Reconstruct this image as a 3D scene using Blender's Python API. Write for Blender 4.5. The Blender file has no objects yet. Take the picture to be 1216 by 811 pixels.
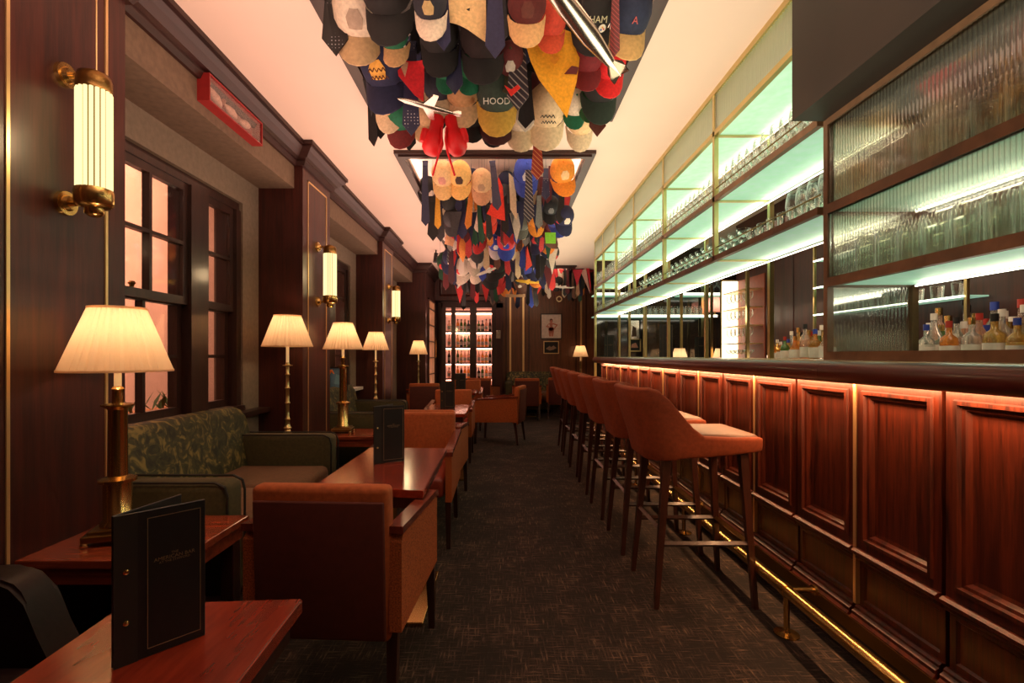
import bpy, bmesh, math, random
from mathutils import Vector, Matrix
PI = math.pi
random.seed(7)
SC = bpy.context.scene
COL = SC.collection

# ------------------------------------------------------------------ camera, world, exposure, room light
F, VX, VY, EYE = 580.0, 598.5, 421.8, 1.2
cd = bpy.data.cameras.new('camera'); cam = bpy.data.objects.new('camera', cd); COL.objects.link(cam)
cam.location = (0, 0, EYE); cam.rotation_euler = (PI/2, 0, 0)
cd.sensor_width = 36; cd.lens = F*36/1216; cd.shift_x = (608-VX)/1216; cd.shift_y = (VY-405.5)/1216
cd.clip_start = .02
SC.camera = cam
w = bpy.data.worlds.new('world'); SC.world = w; w.use_nodes = True
w.node_tree.nodes['Background'].inputs[0].default_value = (.10, .06, .045, 1)
w.node_tree.nodes['Background'].inputs[1].default_value = .25
SC.view_settings.view_transform = 'Standard'; SC.view_settings.look = 'None'
SC.view_settings.gamma = 1; SC.view_settings.use_curve_mapping = False
SC.view_settings.exposure = 0.1

def lamp(name, kind, loc, power, color, size=.1, rot=(0,0,0), size_y=None, spread=None):
    d = bpy.data.lights.new(name, kind); d.energy = power; d.color = color
    if kind == 'AREA':
        d.size = size
        if size_y: d.shape = 'RECTANGLE'; d.size_y = size_y
        if spread: d.spread = spread
    else: d.shadow_soft_size = size
    if kind == 'SPOT': d.spot_size = spread or 1.2; d.spot_blend = .8
    o = bpy.data.objects.new(name, d); COL.objects.link(o); o.location = loc; o.rotation_euler = rot
    return o
WARM = (1, .62, .34); PEACH = (1, .70, .50)
# the recessed coffers shine down from their coves
COF = [(-.84, .70, .5, 3.42), (-.84, .69, 4.12, 8.3), (-.84, 1.3, 9.3, 10.4)]
lamp('coffer_light', 'AREA', (-.07, 1.2, 3.02), 6, (1, .74, .54), 1.3, size_y=1.2)
lamp('coffer_light', 'AREA', (-.07, 6.2, 3.03), 6, (1, .74, .58), 1.3, size_y=3.6)
lamp('coffer_light', 'AREA', (.2, 9.8, 3.03), 4, PEACH, 1.5, size_y=.8)
# added fill aimed up at the ceiling along both sides; no fitting exists
lamp('added_ceiling_fill', 'AREA', (-.9, 4.6, 1.95), 74, (1, .60, .47), .9, size_y=9, rot=(PI, 0, 0))
lamp('added_ceiling_fill', 'AREA', (.75, 4.6, 1.95), 66, (1, .84, .60), .7, size_y=9, rot=(PI, 0, 0))
# street side of the windows
lamp('street_light', 'AREA', (-2.9, 4.2, 3.4), 360, (1, .54, .38), 1.5, rot=(0, math.radians(60), 0), size_y=4)

# ------------------------------------------------------------------ materials
def nodes(name):
    m = bpy.data.materials.new(name); m.use_nodes = True
    nt = m.node_tree; b = nt.nodes['Principled BSDF']
    return m, nt, b
def pm(name, c, rough=.5, metal=0, emit=None, es=0, spec=None, noise=None, bump=0, coat=0, sheen=0, trans=0):
    m, nt, b = nodes(name)
    b.inputs['Base Color'].default_value = (*c, 1); b.inputs['Roughness'].default_value = rough
    b.inputs['Metallic'].default_value = metal
    if spec is not None: b.inputs['Specular IOR Level'].default_value = spec
    if coat: b.inputs['Coat Weight'].default_value = coat; b.inputs['Coat Roughness'].default_value = .12
    if sheen: b.inputs['Sheen Weight'].default_value = sheen
    if trans: b.inputs['Transmission Weight'].default_value = trans
    if emit: b.inputs['Emission Color'].default_value = (*emit, 1); b.inputs['Emission Strength'].default_value = es
    tc = nt.nodes.new('ShaderNodeTexCoord')
    n = nt.nodes.new('ShaderNodeTexNoise'); n.inputs['Scale'].default_value = (noise or (20, .12))[0]; n.inputs['Detail'].default_value = 4
    nt.links.new(tc.outputs['Object'], n.inputs['Vector'])
    k = (noise or (20, .12))[1]
    r = nt.nodes.new('ShaderNodeValToRGB')
    r.color_ramp.elements[0].position = .3; r.color_ramp.elements[1].position = .7
    r.color_ramp.elements[0].color = (*[x*(1-k) for x in c], 1); r.color_ramp.elements[1].color = (*[min(1, x*(1+k)) for x in c], 1)
    nt.links.new(n.outputs['Fac'], r.inputs['Fac']); nt.links.new(r.outputs['Color'], b.inputs['Base Color'])
    if bump:
        bp = nt.nodes.new('ShaderNodeBump'); bp.inputs['Strength'].default_value = bump; bp.inputs['Distance'].default_value = .004
        nt.links.new(n.outputs['Fac'], bp.inputs['Height']); nt.links.new(bp.outputs['Normal'], b.inputs['Normal'])
    return m
def wood(name, c1, c2, rough=.3, scale=(14, 14, 1.2), coat=.3, k=1.0, bump=.1):
    m, nt, b = nodes(name)
    tc = nt.nodes.new('ShaderNodeTexCoord'); mp = nt.nodes.new('ShaderNodeMapping')
    mp.inputs['Scale'].default_value = scale
    nt.links.new(tc.outputs['Object'], mp.inputs['Vector'])
    n = nt.nodes.new('ShaderNodeTexNoise'); n.inputs['Scale'].default_value = 1.6*k; n.inputs['Detail'].default_value = 6; n.inputs['Distortion'].default_value = .8
    n2 = nt.nodes.new('ShaderNodeTexNoise'); n2.inputs['Scale'].default_value = 9*k; n2.inputs['Detail'].default_value = 3
    nt.links.new(mp.outputs[0], n.inputs['Vector']); nt.links.new(mp.outputs[0], n2.inputs['Vector'])
    mx = nt.nodes.new('ShaderNodeMath'); mx.operation = 'MULTIPLY_ADD'; mx.inputs[1].default_value = .35
    nt.links.new(n2.outputs['Fac'], mx.inputs[0]); 
    mu = nt.nodes.new('ShaderNodeMath'); mu.operation = 'MULTIPLY'; mu.inputs[1].default_value = .75
    nt.links.new(n.outputs['Fac'], mu.inputs[0]); nt.links.new(mu.outputs[0], mx.inputs[2])
    r = nt.nodes.new('ShaderNodeValToRGB'); r.color_ramp.elements[0].position = .38; r.color_ramp.elements[1].position = .68
    r.color_ramp.elements[0].color = (*c1, 1); r.color_ramp.elements[1].color = (*c2, 1)
    nt.links.new(mx.outputs[0], r.inputs['Fac']); nt.links.new(r.outputs['Color'], b.inputs['Base Color'])
    b.inputs['Roughness'].default_value = rough; b.inputs['Coat Weight'].default_value = coat; b.inputs['Coat Roughness'].default_value = .15
    bp = nt.nodes.new('ShaderNodeBump'); bp.inputs['Strength'].default_value = bump; bp.inputs['Distance'].default_value = .002
    nt.links.new(n2.outputs['Fac'], bp.inputs['Height']); nt.links.new(bp.outputs['Normal'], b.inputs['Normal'])
    return m
def emis(name, c, s):
    m = bpy.data.materials.new(name); m.use_nodes = True; nt = m.node_tree
    nt.nodes.clear(); e = nt.nodes.new('ShaderNodeEmission'); o = nt.nodes.new('ShaderNodeOutputMaterial')
    e.inputs[0].default_value = (*c, 1); e.inputs[1].default_value = s; nt.links.new(e.outputs[0], o.inputs[0]); return m
def thin_glass(name, c=(1, 1, 1), refl=.12, milk=0.0, fr=.6, edge=0):
    m = bpy.data.materials.new(name); m.use_nodes = True; nt = m.node_tree; nt.nodes.clear()
    o = nt.nodes.new('ShaderNodeOutputMaterial'); t = nt.nodes.new('ShaderNodeBsdfTransparent'); g = nt.nodes.new('ShaderNodeBsdfGlossy')
    t.inputs[0].default_value = (*c, 1); g.inputs['Roughness'].default_value = .06
    lw = nt.nodes.new('ShaderNodeLayerWeight'); lw.inputs[0].default_value = .35
    ma = nt.nodes.new('ShaderNodeMath'); ma.operation = 'MULTIPLY_ADD'; ma.inputs[1].default_value = fr; ma.inputs[2].default_value = refl
    nt.links.new(lw.outputs['Fresnel'], ma.inputs[0])
    mx = nt.nodes.new('ShaderNodeMixShader'); nt.links.new(ma.outputs[0], mx.inputs[0]); nt.links.new(t.outputs[0], mx.inputs[1]); nt.links.new(g.outputs[0], mx.inputs[2])
    last = mx
    if milk:
        d = nt.nodes.new('ShaderNodeBsdfTranslucent'); d.inputs[0].default_value = (1, 1, 1, 1)
        m2 = nt.nodes.new('ShaderNodeMixShader')
        if edge:
            pw = nt.nodes.new('ShaderNodeMath'); pw.operation = 'POWER'; pw.inputs[1].default_value = edge; nt.links.new(lw.outputs['Facing'], pw.inputs[0])
            ml = nt.nodes.new('ShaderNodeMath'); ml.operation = 'MULTIPLY'; ml.inputs[1].default_value = milk; nt.links.new(pw.outputs[0], ml.inputs[0]); nt.links.new(ml.outputs[0], m2.inputs[0])
        else: m2.inputs[0].default_value = milk
        nt.links.new(mx.outputs[0], m2.inputs[1]); nt.links.new(d.outputs[0], m2.inputs[2]); last = m2
    nt.links.new(last.outputs[0], o.inputs[0]); return m
def shade_mat(name, c):
    m = bpy.data.materials.new(name); m.use_nodes = True; nt = m.node_tree; nt.nodes.clear()
    o = nt.nodes.new('ShaderNodeOutputMaterial'); a = nt.nodes.new('ShaderNodeBsdfTranslucent'); d = nt.nodes.new('ShaderNodeBsdfDiffuse')
    a.inputs[0].default_value = (*c, 1); d.inputs[0].default_value = (*c, 1)
    n = nt.nodes.new('ShaderNodeTexNoise'); n.inputs['Scale'].default_value = 60
    mx = nt.nodes.new('ShaderNodeMixShader'); mx.inputs[0].default_value = .4
    nt.links.new(a.outputs[0], mx.inputs[1]); nt.links.new(d.outputs[0], mx.inputs[2]); nt.links.new(mx.outputs[0], o.inputs[0]); return m

M = {}
M['panel'] = wood('dark_panel_wood', (.022, .004, .003), (.062, .011, .0065), .42, (16, 16, 1.0), .1)
M['brownpanel'] = wood('brown_panel_wood', (.085, .031, .013), (.17, .062, .026), .4, (16, 16, 1.0))
M['crown'] = wood('crown_wood', (.016, .004, .003), (.036, .009, .006), .42, (6, 1, 6), 0)
M['mahog'] = wood('bar_mahogany', (.009, .0014, .0007), (.085, .013, .004), .36, (26, 26, 1.3), .06, bump=.15)
M['table'] = wood('table_mahogany', (.17, .017, .007), (.30, .032, .012), .2, (9, 1.4, 9), .8)
M['console'] = wood('console_mahogany', (.16, .028, .012), (.30, .055, .02), .25, (2, 26, 26), .4)
M['leg'] = wood('dark_leg_wood', (.018, .007, .005), (.045, .014, .009), .3, (30, 30, 2))
M['stoolleg'] = wood('stool_leg_wood', (.028, .008, .005), (.06, .016, .009), .35, (30, 30, 2))
M['armwood'] = wood('arm_wood', (.10, .018, .010), (.2, .035, .018), .2, (30, 3, 30))
M['bronze'] = wood('bronze_frame_wood', (.10, .052, .025), (.19, .10, .05), .4, (3, 3, 3), .1)
M['bulk'] = pm('bulkhead_paint', (.018, .012, .009), .5, noise=(3, .2))
M['ceiling'] = pm('ceiling_plaster', (.80, .62, .52), .85, noise=(2, .02))
M['taupe'] = pm('taupe_plaster', (.155, .10, .062), .85, noise=(30, .15), bump=.15)
M['reveal'] = pm('reveal_plaster', (.21, .16, .11), .85, noise=(30, .12), bump=.15)
M['winwood'] = wood('window_wood', (.022, .008, .005), (.045, .016, .010), .4, (10, 10, 1.5))
M['brass'] = pm('polished_brass', (.72, .48, .17), .24, 1, noise=(9, .08))
M['dullbrass'] = pm('brushed_brass', (.62, .50, .22), .32, 1, noise=(9, .08))
M['brassd'] = pm('dark_brass', (.30, .17, .05), .35, 1, noise=(9, .15))
M['inlay'] = pm('inlay_brass', (.85, .60, .28), .35, .8, noise=(5, .05))
M['silver'] = pm('silver_metal', (.62, .58, .50), .22, 1, noise=(9, .08))
M['suede'] = pm('orange_suede', (.36, .08, .016), .85, noise=(55, .18), bump=.2)
M['suedeb'] = pm('stool_suede', (.26, .050, .014), .9, noise=(55, .16), bump=.2)
M['tweed'] = pm('orange_tweed', (.34, .075, .014), .9, noise=(200, .6), bump=.5)
M['rustback'] = pm('dark_rust_leather', (.095, .015, .007), .8, noise=(30, .12))
M['seatleather'] = pm('seat_leather', (.13, .042, .018), .5, noise=(25, .12), bump=.1)
M['redseat'] = pm('red_seat_leather', (.24, .035, .02), .35, noise=(25, .12))
M['nose'] = pm('nosing_leather', (.075, .014, .011), .28, noise=(10, .15), coat=.2)
M['blackleather'] = pm('black_leather', (.012, .004, .003), .5, spec=.25, noise=(60, .2), bump=.15)
M['menu'] = pm('menu_black', (.008, .0065, .006), .5, noise=(80, .2), bump=.1)
M['menuline'] = pm('menu_gilt', (.38, .25, .14), .4, .6)
M['olive'] = pm('olive_velvet', (.055, .044, .013), .85, noise=(60, .2))
M['brownseat'] = pm('brown_velvet', (.13, .06, .025), .8, noise=(60, .15))
M['piping'] = pm('black_piping', (.008, .007, .004), .6)
M['black'] = pm('matt_black', (.008, .006, .006), .5)
M['bartop'] = pm('bar_top_stone', (.40, .33, .17), .25, noise=(12, .2))
M['glass'] = thin_glass('clear_glassware', (.97, .98, .95), .06, .95, edge=1.6)
M['thickglass'] = thin_glass('pressed_glassware', (.93, .95, .86), .07, 1.0, edge=1.3)
M['pane'] = thin_glass('window_pane', (.97, .97, .97), .03, fr=.22)
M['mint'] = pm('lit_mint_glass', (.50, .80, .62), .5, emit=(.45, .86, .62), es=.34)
M['led'] = emis('led_strip', (1, .96, .78), 6)
M['ledwarm'] = emis('warm_led_strip', (1, .60, .32), 16)
M['ledpink'] = emis('cabinet_led', (1, .55, .42), 14)
M['sconceglass'] = emis('sconce_glow', (1, .80, .36), 1.5)
M['sconcerib'] = emis('sconce_rib_glow', (1, .45, .08), .25)
M['coveled'] = emis('cove_led', (1, .88, .76), 16)
M['shade'] = shade_mat('pleated_silk', (.95, .74, .52))
M['pinkshade'] = shade_mat('pink_silk', (.85, .45, .42))
M['candle'] = pm('ivory_candle_tube', (.85, .62, .34), .5, emit=(1, .6, .25), es=.35)
M['facade'] = pm('street_stucco', (.70, .42, .30), .9, noise=(1.2, .15))
M['white'] = pm('white_paint', (.75, .68, .60), .6)
M['leaf'] = pm('leaf_green', (.05, .11, .02), .5, noise=(20, .3))
M['mirror'] = pm('smoked_mirror', (.045, .025, .018), .08, .0, spec=.8, coat=.6)

def velvet():
    m, nt, b = nodes('patterned_green_velvet')
    tc = nt.nodes.new('ShaderNodeTexCoord')
    n = nt.nodes.new('ShaderNodeTexNoise'); n.inputs['Scale'].default_value = 13; n.inputs['Detail'].default_value = 8; n.inputs['Distortion'].default_value = 1.6
    v = nt.nodes.new('ShaderNodeTexVoronoi'); v.inputs['Scale'].default_value = 7
    nt.links.new(tc.outputs['Object'], n.inputs['Vector']); nt.links.new(n.outputs['Color'], v.inputs['Vector'])
    r = nt.nodes.new('ShaderNodeValToRGB'); e = r.color_ramp.elements
    e[0].position = .36; e[0].color = (.012, .014, .004, 1); e[1].position = .64; e[1].color = (.20, .15, .035, 1)
    e2 = r.color_ramp.elements.new(.52); e2.color = (.045, .042, .010, 1)
    nt.links.new(n.outputs['Fac'], r.inputs['Fac']); 
    nt.links.new(r.outputs['Color'], b.inputs['Base Color']); b.inputs['Roughness'].default_value = .7
    return m
M['velvet'] = velvet()
def carpet():
    m, nt, b = nodes('woven_carpet')
    tc = nt.nodes.new('ShaderNodeTexCoord'); outs = []
    for sc in ((12, 120, 1), (110, 11, 1), (4, 4.4, 1), (260, 260, 1)):
        mp = nt.nodes.new('ShaderNodeMapping'); mp.inputs['Scale'].default_value = sc
        n = nt.nodes.new('ShaderNodeTexNoise'); n.inputs['Scale'].default_value = 1; n.inputs['Detail'].default_value = 3
        nt.links.new(tc.outputs['Object'], mp.inputs[0]); nt.links.new(mp.outputs[0], n.inputs['Vector']); outs.append(n.outputs['Fac'])
    def mth(op, a, bb):
        x = nt.nodes.new('ShaderNodeMath'); x.operation = op
        for i, s in enumerate((a, bb)):
            if isinstance(s, (int, float)): x.inputs[i].default_value = s
            else: nt.links.new(s, x.inputs[i])
        return x.outputs[0]
    s = mth('MAXIMUM', outs[0], outs[1]); s = mth('MULTIPLY', s, .62); s = mth('ADD', s, mth('MULTIPLY', outs[2], .22)); s = mth('ADD', s, mth('MULTIPLY', outs[3], .16))
    r = nt.nodes.new('ShaderNodeValToRGB'); e = r.color_ramp.elements
    e[0].position = .50; e[0].color = (.010, .006, .0045, 1); e[1].position = .66; e[1].color = (.145, .09, .06, 1)
    x = e.new(.57); x.color = (.036, .021, .015, 1)
    nt.links.new(s, r.inputs['Fac']); nt.links.new(r.outputs['Color'], b.inputs['Base Color']); b.inputs['Roughness'].default_value = .95
    bp = nt.nodes.new('ShaderNodeBump'); bp.inputs['Strength'].default_value = .5; bp.inputs['Distance'].default_value = .006
    nt.links.new(s, bp.inputs['Height']); nt.links.new(bp.outputs['Normal'], b.inputs['Normal'])
    return m
M['carpet'] = carpet()
def fluted():
    m = bpy.data.materials.new('fluted_glass'); m.use_nodes = True; nt = m.node_tree; nt.nodes.clear()
    o = nt.nodes.new('ShaderNodeOutputMaterial'); t = nt.nodes.new('ShaderNodeBsdfTransparent'); gl = nt.nodes.new('ShaderNodeBsdfGlossy'); gl.inputs['Roughness'].default_value = .08
    g = nt.nodes.new('ShaderNodeBsdfRefraction'); g.inputs['IOR'].default_value = 1.06; g.inputs['Color'].default_value = (.96, .97, .92, 1)
    lw = nt.nodes.new('ShaderNodeLayerWeight'); lw.inputs[0].default_value = .5
    r = nt.nodes.new('ShaderNodeValToRGB'); e = r.color_ramp.elements; e[0].position = .35; e[0].color = (.97, .98, .93, 1); e[1].position = .9; e[1].color = (.34, .31, .22, 1)
    nt.links.new(lw.outputs['Facing'], r.inputs['Fac']); nt.links.new(r.outputs['Color'], t.inputs[0])
    mx = nt.nodes.new('ShaderNodeMixShader'); mx.inputs[0].default_value = .25; nt.links.new(t.outputs[0], mx.inputs[1]); nt.links.new(g.outputs[0], mx.inputs[2])
    ma = nt.nodes.new('ShaderNodeMath'); ma.operation = 'MULTIPLY_ADD'; ma.inputs[1].default_value = .45; ma.inputs[2].default_value = .04; nt.links.new(lw.outputs['Fresnel'], ma.inputs[0])
    m2 = nt.nodes.new('ShaderNodeMixShader'); nt.links.new(ma.outputs[0], m2.inputs[0]); nt.links.new(mx.outputs[0], m2.inputs[1]); nt.links.new(gl.outputs[0], m2.inputs[2])
    nt.links.new(m2.outputs[0], o.inputs[0]); return m
M['fluted'] = fluted()
M['fluted_pale'] = thin_glass('pale_fluted_glass', (.95, .93, .82), .03, .30, fr=.15)
_cm = {}
def cloth(c, rough=.85):
    k = tuple(round(x, 3) for x in c)
    if k not in _cm: _cm[k] = pm('cloth', k, rough, noise=(70, .15), bump=.15)
    return _cm[k]
def stripes(c1, c2, sc=38, dots=False):
    m, nt, b = nodes('striped_silk'); tc = nt.nodes.new('ShaderNodeTexCoord')
    if dots:
        v = nt.nodes.new('ShaderNodeTexVoronoi'); v.inputs['Scale'].default_value = sc; v.inputs['Randomness'].default_value = .15
        nt.links.new(tc.outputs['Object'], v.inputs['Vector']); out = v.outputs['Distance']; a, bb = .16, .2; c1, c2 = c2, c1
    else:
        mp = nt.nodes.new('ShaderNodeMapping'); mp.inputs['Rotation'].default_value = (0, .8, 0); nt.links.new(tc.outputs['Object'], mp.inputs[0])
        v = nt.nodes.new('ShaderNodeTexWave'); v.inputs['Scale'].default_value = sc/4; nt.links.new(mp.outputs[0], v.inputs['Vector']); out = v.outputs['Fac']; a, bb = .86, .92
    r = nt.nodes.new('ShaderNodeValToRGB'); r.color_ramp.elements[0].position = a; r.color_ramp.elements[1].position = bb
    r.color_ramp.elements[0].color = (*c1, 1); r.color_ramp.elements[1].color = (*c2, 1)
    nt.links.new(out, r.inputs['Fac']); nt.links.new(r.outputs['Color'], b.inputs['Base Color']); b.inputs['Roughness'].default_value = .5
    return m

# ------------------------------------------------------------------ mesh helpers
def B(): return bmesh.new()
def face(bm, vs):
    try: return bm.faces.new(vs)
    except ValueError: return None
def box(bm, x0, x1, y0, y1, z0, z1, bev=0, seg=2, mat=None):
    x0, x1 = min(x0, x1), max(x0, x1); y0, y1 = min(y0, y1), max(y0, y1); z0, z1 = min(z0, z1), max(z0, z1)
    v = [bm.verts.new((x, y, z)) for x in (x0, x1) for y in (y0, y1) for z in (z0, z1)]
    fs = [face(bm, [v[i] for i in q]) for q in ((0, 1, 3, 2), (4, 6, 7, 5), (0, 4, 5, 1), (2, 3, 7, 6), (0, 2, 6, 4), (1, 5, 7, 3))]
    if bev:
        es = list({e for f in fs for e in f.edges})
        r = bmesh.ops.bevel(bm, geom=es, offset=bev, segments=seg, profile=.5, affect='EDGES', clamp_overlap=True)
    if mat is not None:
        nv = set(v) if not bev else set(v for v in bm.verts if v.is_valid)
        for q in v:
            if q.is_valid: q.co = mat @ q.co
    return v
def boxm(x0, x1, y0, y1, z0, z1, bev=0, seg=2):
    bm = B(); box(bm, x0, x1, y0, y1, z0, z1, bev, seg); return bm
def ring(bm, c, ax, r, n, ang=0):
    ax = Vector(ax).normalized(); u = ax.orthogonal().normalized()
    if abs(ax.z) > .99: u = Vector((1, 0, 0))
    w_ = ax.cross(u)
    return [bm.verts.new(Vector(c)+u*(r*math.cos(2*PI*k/n+ang))+w_*(r*math.sin(2*PI*k/n+ang))) for k in range(n)]
def bridge(bm, a, b):
    n = len(a)
    for k in range(n): face(bm, (a[k], a[(k+1) % n], b[(k+1) % n], b[k]))
def cyl(bm, p0, p1, r0, r1=None, n=10, cap=True):
    r1 = r0 if r1 is None else r1
    ax = Vector(p1)-Vector(p0); a = ring(bm, p0, ax, r0, n, PI/4 if n == 4 else 0); b = ring(bm, p1, ax, r1, n, PI/4 if n == 4 else 0); bridge(bm, a, b)
    if cap: face(bm, a[::-1]); face(bm, b)
def lathe(bm, prof, n=20, c=(0, 0, 0), ripple=None, close=True):
    rs = []
    for (r, z) in prof:
        if r < 1e-5: rs.append([bm.verts.new((c[0], c[1], c[2]+z))]); continue
        row = []
        for k in range(n):
            rr = r*(1+(ripple if ripple and k % 2 else 0)); a = 2*PI*k/n
            row.append(bm.verts.new((c[0]+rr*math.cos(a), c[1]+rr*math.sin(a), c[2]+z)))
        rs.append(row)
    for a, b in zip(rs, rs[1:]):
        if len(a) == 1 and len(b) == 1: continue
        if len(a) == 1:
            for k in range(n): face(bm, (a[0], b[(k+1) % n], b[k]))
        elif len(b) == 1:
            for k in range(n): face(bm, (a[k], a[(k+1) % n], b[0]))
        else: bridge(bm, a, b)
    if close:
        if len(rs[0]) > 1: face(bm, rs[0][::-1])
        if len(rs[-1]) > 1: face(bm, rs[-1])
def prism(bm, pts, d0, d1, fn):
    a = [bm.verts.new(fn(u, v, d0)) for u, v in pts]; b = [bm.verts.new(fn(u, v, d1)) for u, v in pts]
    bridge(bm, a, b); face(bm, a[::-1]); face(bm, b)
def obj(name, bm, mat, parent=None, smooth=False, loc=None):
    bmesh.ops.recalc_face_normals(bm, faces=bm.faces)
    me = bpy.data.meshes.new(name); bm.to_mesh(me); bm.free()
    if smooth:
        for p in me.polygons: p.use_smooth = True
        try: me.set_sharp_from_angle(angle=math.radians(50))
        except Exception: pass
    me.materials.append(mat if not isinstance(mat, str) else M[mat])
    o = bpy.data.objects.new(name, me); COL.objects.link(o)
    if parent: o.parent = parent
    if loc: o.location = loc
    return o
def inst(name, me, parent=None, loc=(0, 0, 0), mat=None):
    o = bpy.data.objects.new(name, me); COL.objects.link(o); o.location = loc
    if parent: o.parent = parent
    if mat is not None:
        o.material_slots[0].link = 'OBJECT'; o.material_slots[0].material = mat if not isinstance(mat, str) else M[mat]
    return o
def tag(o, label, cat, group=None, kind=None):
    o['label'] = label; o['category'] = cat
    if group: o['group'] = group
    if kind: o['kind'] = kind
    return o
def thing(name, label, cat, loc=(0, 0, 0), rz=0, group=None):
    o = bpy.data.objects.new(name, None); COL.objects.link(o); o.location = loc; o.rotation_euler = (0, 0, rz); o.empty_display_size = .1
    return tag(o, label, cat, group)
def struct(name, bm, m, parent=None, smooth=False):
    o = obj(name, bm, m, parent, smooth)
    if not parent: o['kind'] = 'structure'
    return o
def dup(root, loc, rz, label, group=None, scale=None):
    r = root.copy(); COL.objects.link(r); r.location = loc; r.rotation_euler = (0, 0, rz); r['label'] = label
    if group: r['group'] = group
    if scale: r.scale = (scale,)*3
    for ch in list(root.children):
        c = ch.copy(); COL.objects.link(c); c.parent = r
        for g in ch.children:
            d = g.copy(); COL.objects.link(d); d.parent = c
    return r
def at(px, py, Y): return Vector(((px-VX)*Y/F, Y, EYE+(VY-py)*Y/F))
def nested(bm, u0, u1, v0, v1, prof, fn):
    """concentric rectangles: prof = [(inset, depth)], fn(u,v,d) -> xyz"""
    prev = None
    for ins, d in prof:
        r = [bm.verts.new(fn(u, v, d)) for u, v in ((u0+ins, v0+ins), (u1-ins, v0+ins), (u1-ins, v1-ins), (u0+ins, v1-ins))]
        if prev: bridge(bm, prev, r)
        prev = r
    face(bm, prev)
_txt = {}
def text_mesh(s, size):
    k = (s, size)
    if k in _txt: return _txt[k]
    cu = bpy.data.curves.new('lettering', 'FONT'); cu.body = s; cu.size = size; cu.extrude = size*.02; cu.align_x = 'CENTER'; cu.align_y = 'CENTER'; cu.resolution_u = 2
    t = bpy.data.objects.new('tmp', cu); COL.objects.link(t); dg = bpy.context.evaluated_depsgraph_get()
    me = bpy.data.meshes.new_from_object(t.evaluated_get(dg)); bpy.data.objects.remove(t); me.materials.clear(); me.materials.append(M['menuline'])
    _txt[k] = me; return me

# ------------------------------------------------------------------ the room shell
H = 2.9; YB = 10.8
struct('floor', boxm(-2.3, 4.4, -1.2, YB+.1, -.1, 0), 'carpet')
bm = B()
xs0, xs1 = -2.3, 4.4
edges = [-1.2]
for (a, b, y0, y1) in COF:
    box(bm, xs0, xs1, edges[-1], y0, H, H+.06); box(bm, xs0, a, y0, y1, H, H+.06); box(bm, b, xs1, y0, y1, H, H+.06); edges.append(y1)
box(bm, xs0, xs1, edges[-1], YB+.1, H, H+.06)
for (a, b, y0, y1) in COF:
    box(bm, a-.12, b+.12, y0-.12, y1+.12, H+.18, H+.24)
    box(bm, a-.12, a-.10, y0-.12, y1+.12, H+.05, H+.2); box(bm, b+.10, b+.12, y0-.12, y1+.12, H+.05, H+.2)
    box(bm, a-.12, b+.12, y0-.12, y0-.10, H+.05, H+.2); box(bm, a-.12, b+.12, y1+.10, y1+.12, H+.05, H+.2)
ceil = struct('ceiling', bm, 'ceiling')
for i, (a, b, y0, y1) in enumerate(COF):
    bm = B()
    for k, (o_, h0, h1) in enumerate(((.0, -.045, .02), (.022, -.03, .0))):
        p = .045 + .03*k
        a0, b0, c0, d0 = a-p, b+p, y0-p, y1+p
        box(bm, a0, a0+.045, c0, d0, H+h0, H+h1+.0); box(bm, b0-.045, b0, c0, d0, H+h0, H+h1); box(bm, a0+.045, b0-.045, c0, c0+.045, H+h0, H+h1); box(bm, a0+.045, b0-.045, d0-.045, d0, H+h0, H+h1)
    t = struct('trim_%d' % (i+1), bm, 'crown')
    bm = B()
    for s in ((a-.09, a-.07, y0, y1), (b+.07, b+.09, y0, y1)): box(bm, *s, H+.08, H+.10)
    for s in ((a, b, y0-.09, y0-.07), (a, b, y1+.07, y1+.09)): box(bm, *s, H+.08, H+.10)
    obj('cove_light_strip', bm, 'coveled', ceil)
struct('wall_back', boxm(-2.3, 2.6, YB, YB+.1, 0, H), 'brownpanel')
struct('wall_front', boxm(-2.3, 4.4, -1.3, -1.2, 0, H), 'brownpanel')

# pilasters down the left side (X face, near Y, far Y)
XP = -1.65
PIL = [(-1.65, 1.36, 2.127), (-1.64, 3.98, 4.60), (-1.64, 6.60, 7.22), (-1.46, 9.10, YB)]
CROWN = [(0, 0), (.02, 0), (.035, .03), (.035, .045), (.06, .055), (.09, .09), (.115, .115), (.115, .13), (.13, .13), (.13, .16), (0, .16)]
def crown_run(name, pts, parent=None, sc=1.0):
    """profile swept along plan polyline pts; outward is to the right of travel"""
    bm = B(); rows = []
    for i, p in enumerate(pts):
        p = Vector(p)
        d0 = (p-Vector(pts[i-1])).normalized() if i else None
        d1 = (Vector(pts[i+1])-p).normalized() if i < len(pts)-1 else None
        n0 = Vector((d0.y, -d0.x)) if d0 else None; n1 = Vector((d1.y, -d1.x)) if d1 else None
        if n0 is None: m = n1
        elif n1 is None: m = n0
        else: m = (n0+n1)/(1+n0.dot(n1))
        rows.append([bm.verts.new((p.x+m.x*o_*sc, p.y+m.y*o_*sc, H-.16*sc+z*sc)) for o_, z in CROWN])
    for a, b in zip(rows, rows[1:]): bridge(bm, a, b)
    return struct(name, bm, 'crown', parent)
XW, XG = -1.71, -2.0      # beam face; window wall
pts = [(XP, .2)]
pts = [(-1.65, -1.2), (-1.65, 2.127), (XW, 2.127), (XW, 3.98), (-1.64, 3.98), (-1.64, 4.60), (XW, 4.60), (XW, 6.6), (-1.64, 6.6), (-1.64, 7.22), (XW, 7.22), (XW, 9.1), (-1.46, 9.1), (-1.46, YB-.02)]
crown_run('trim_4', pts)
pil_objs = []
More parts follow.
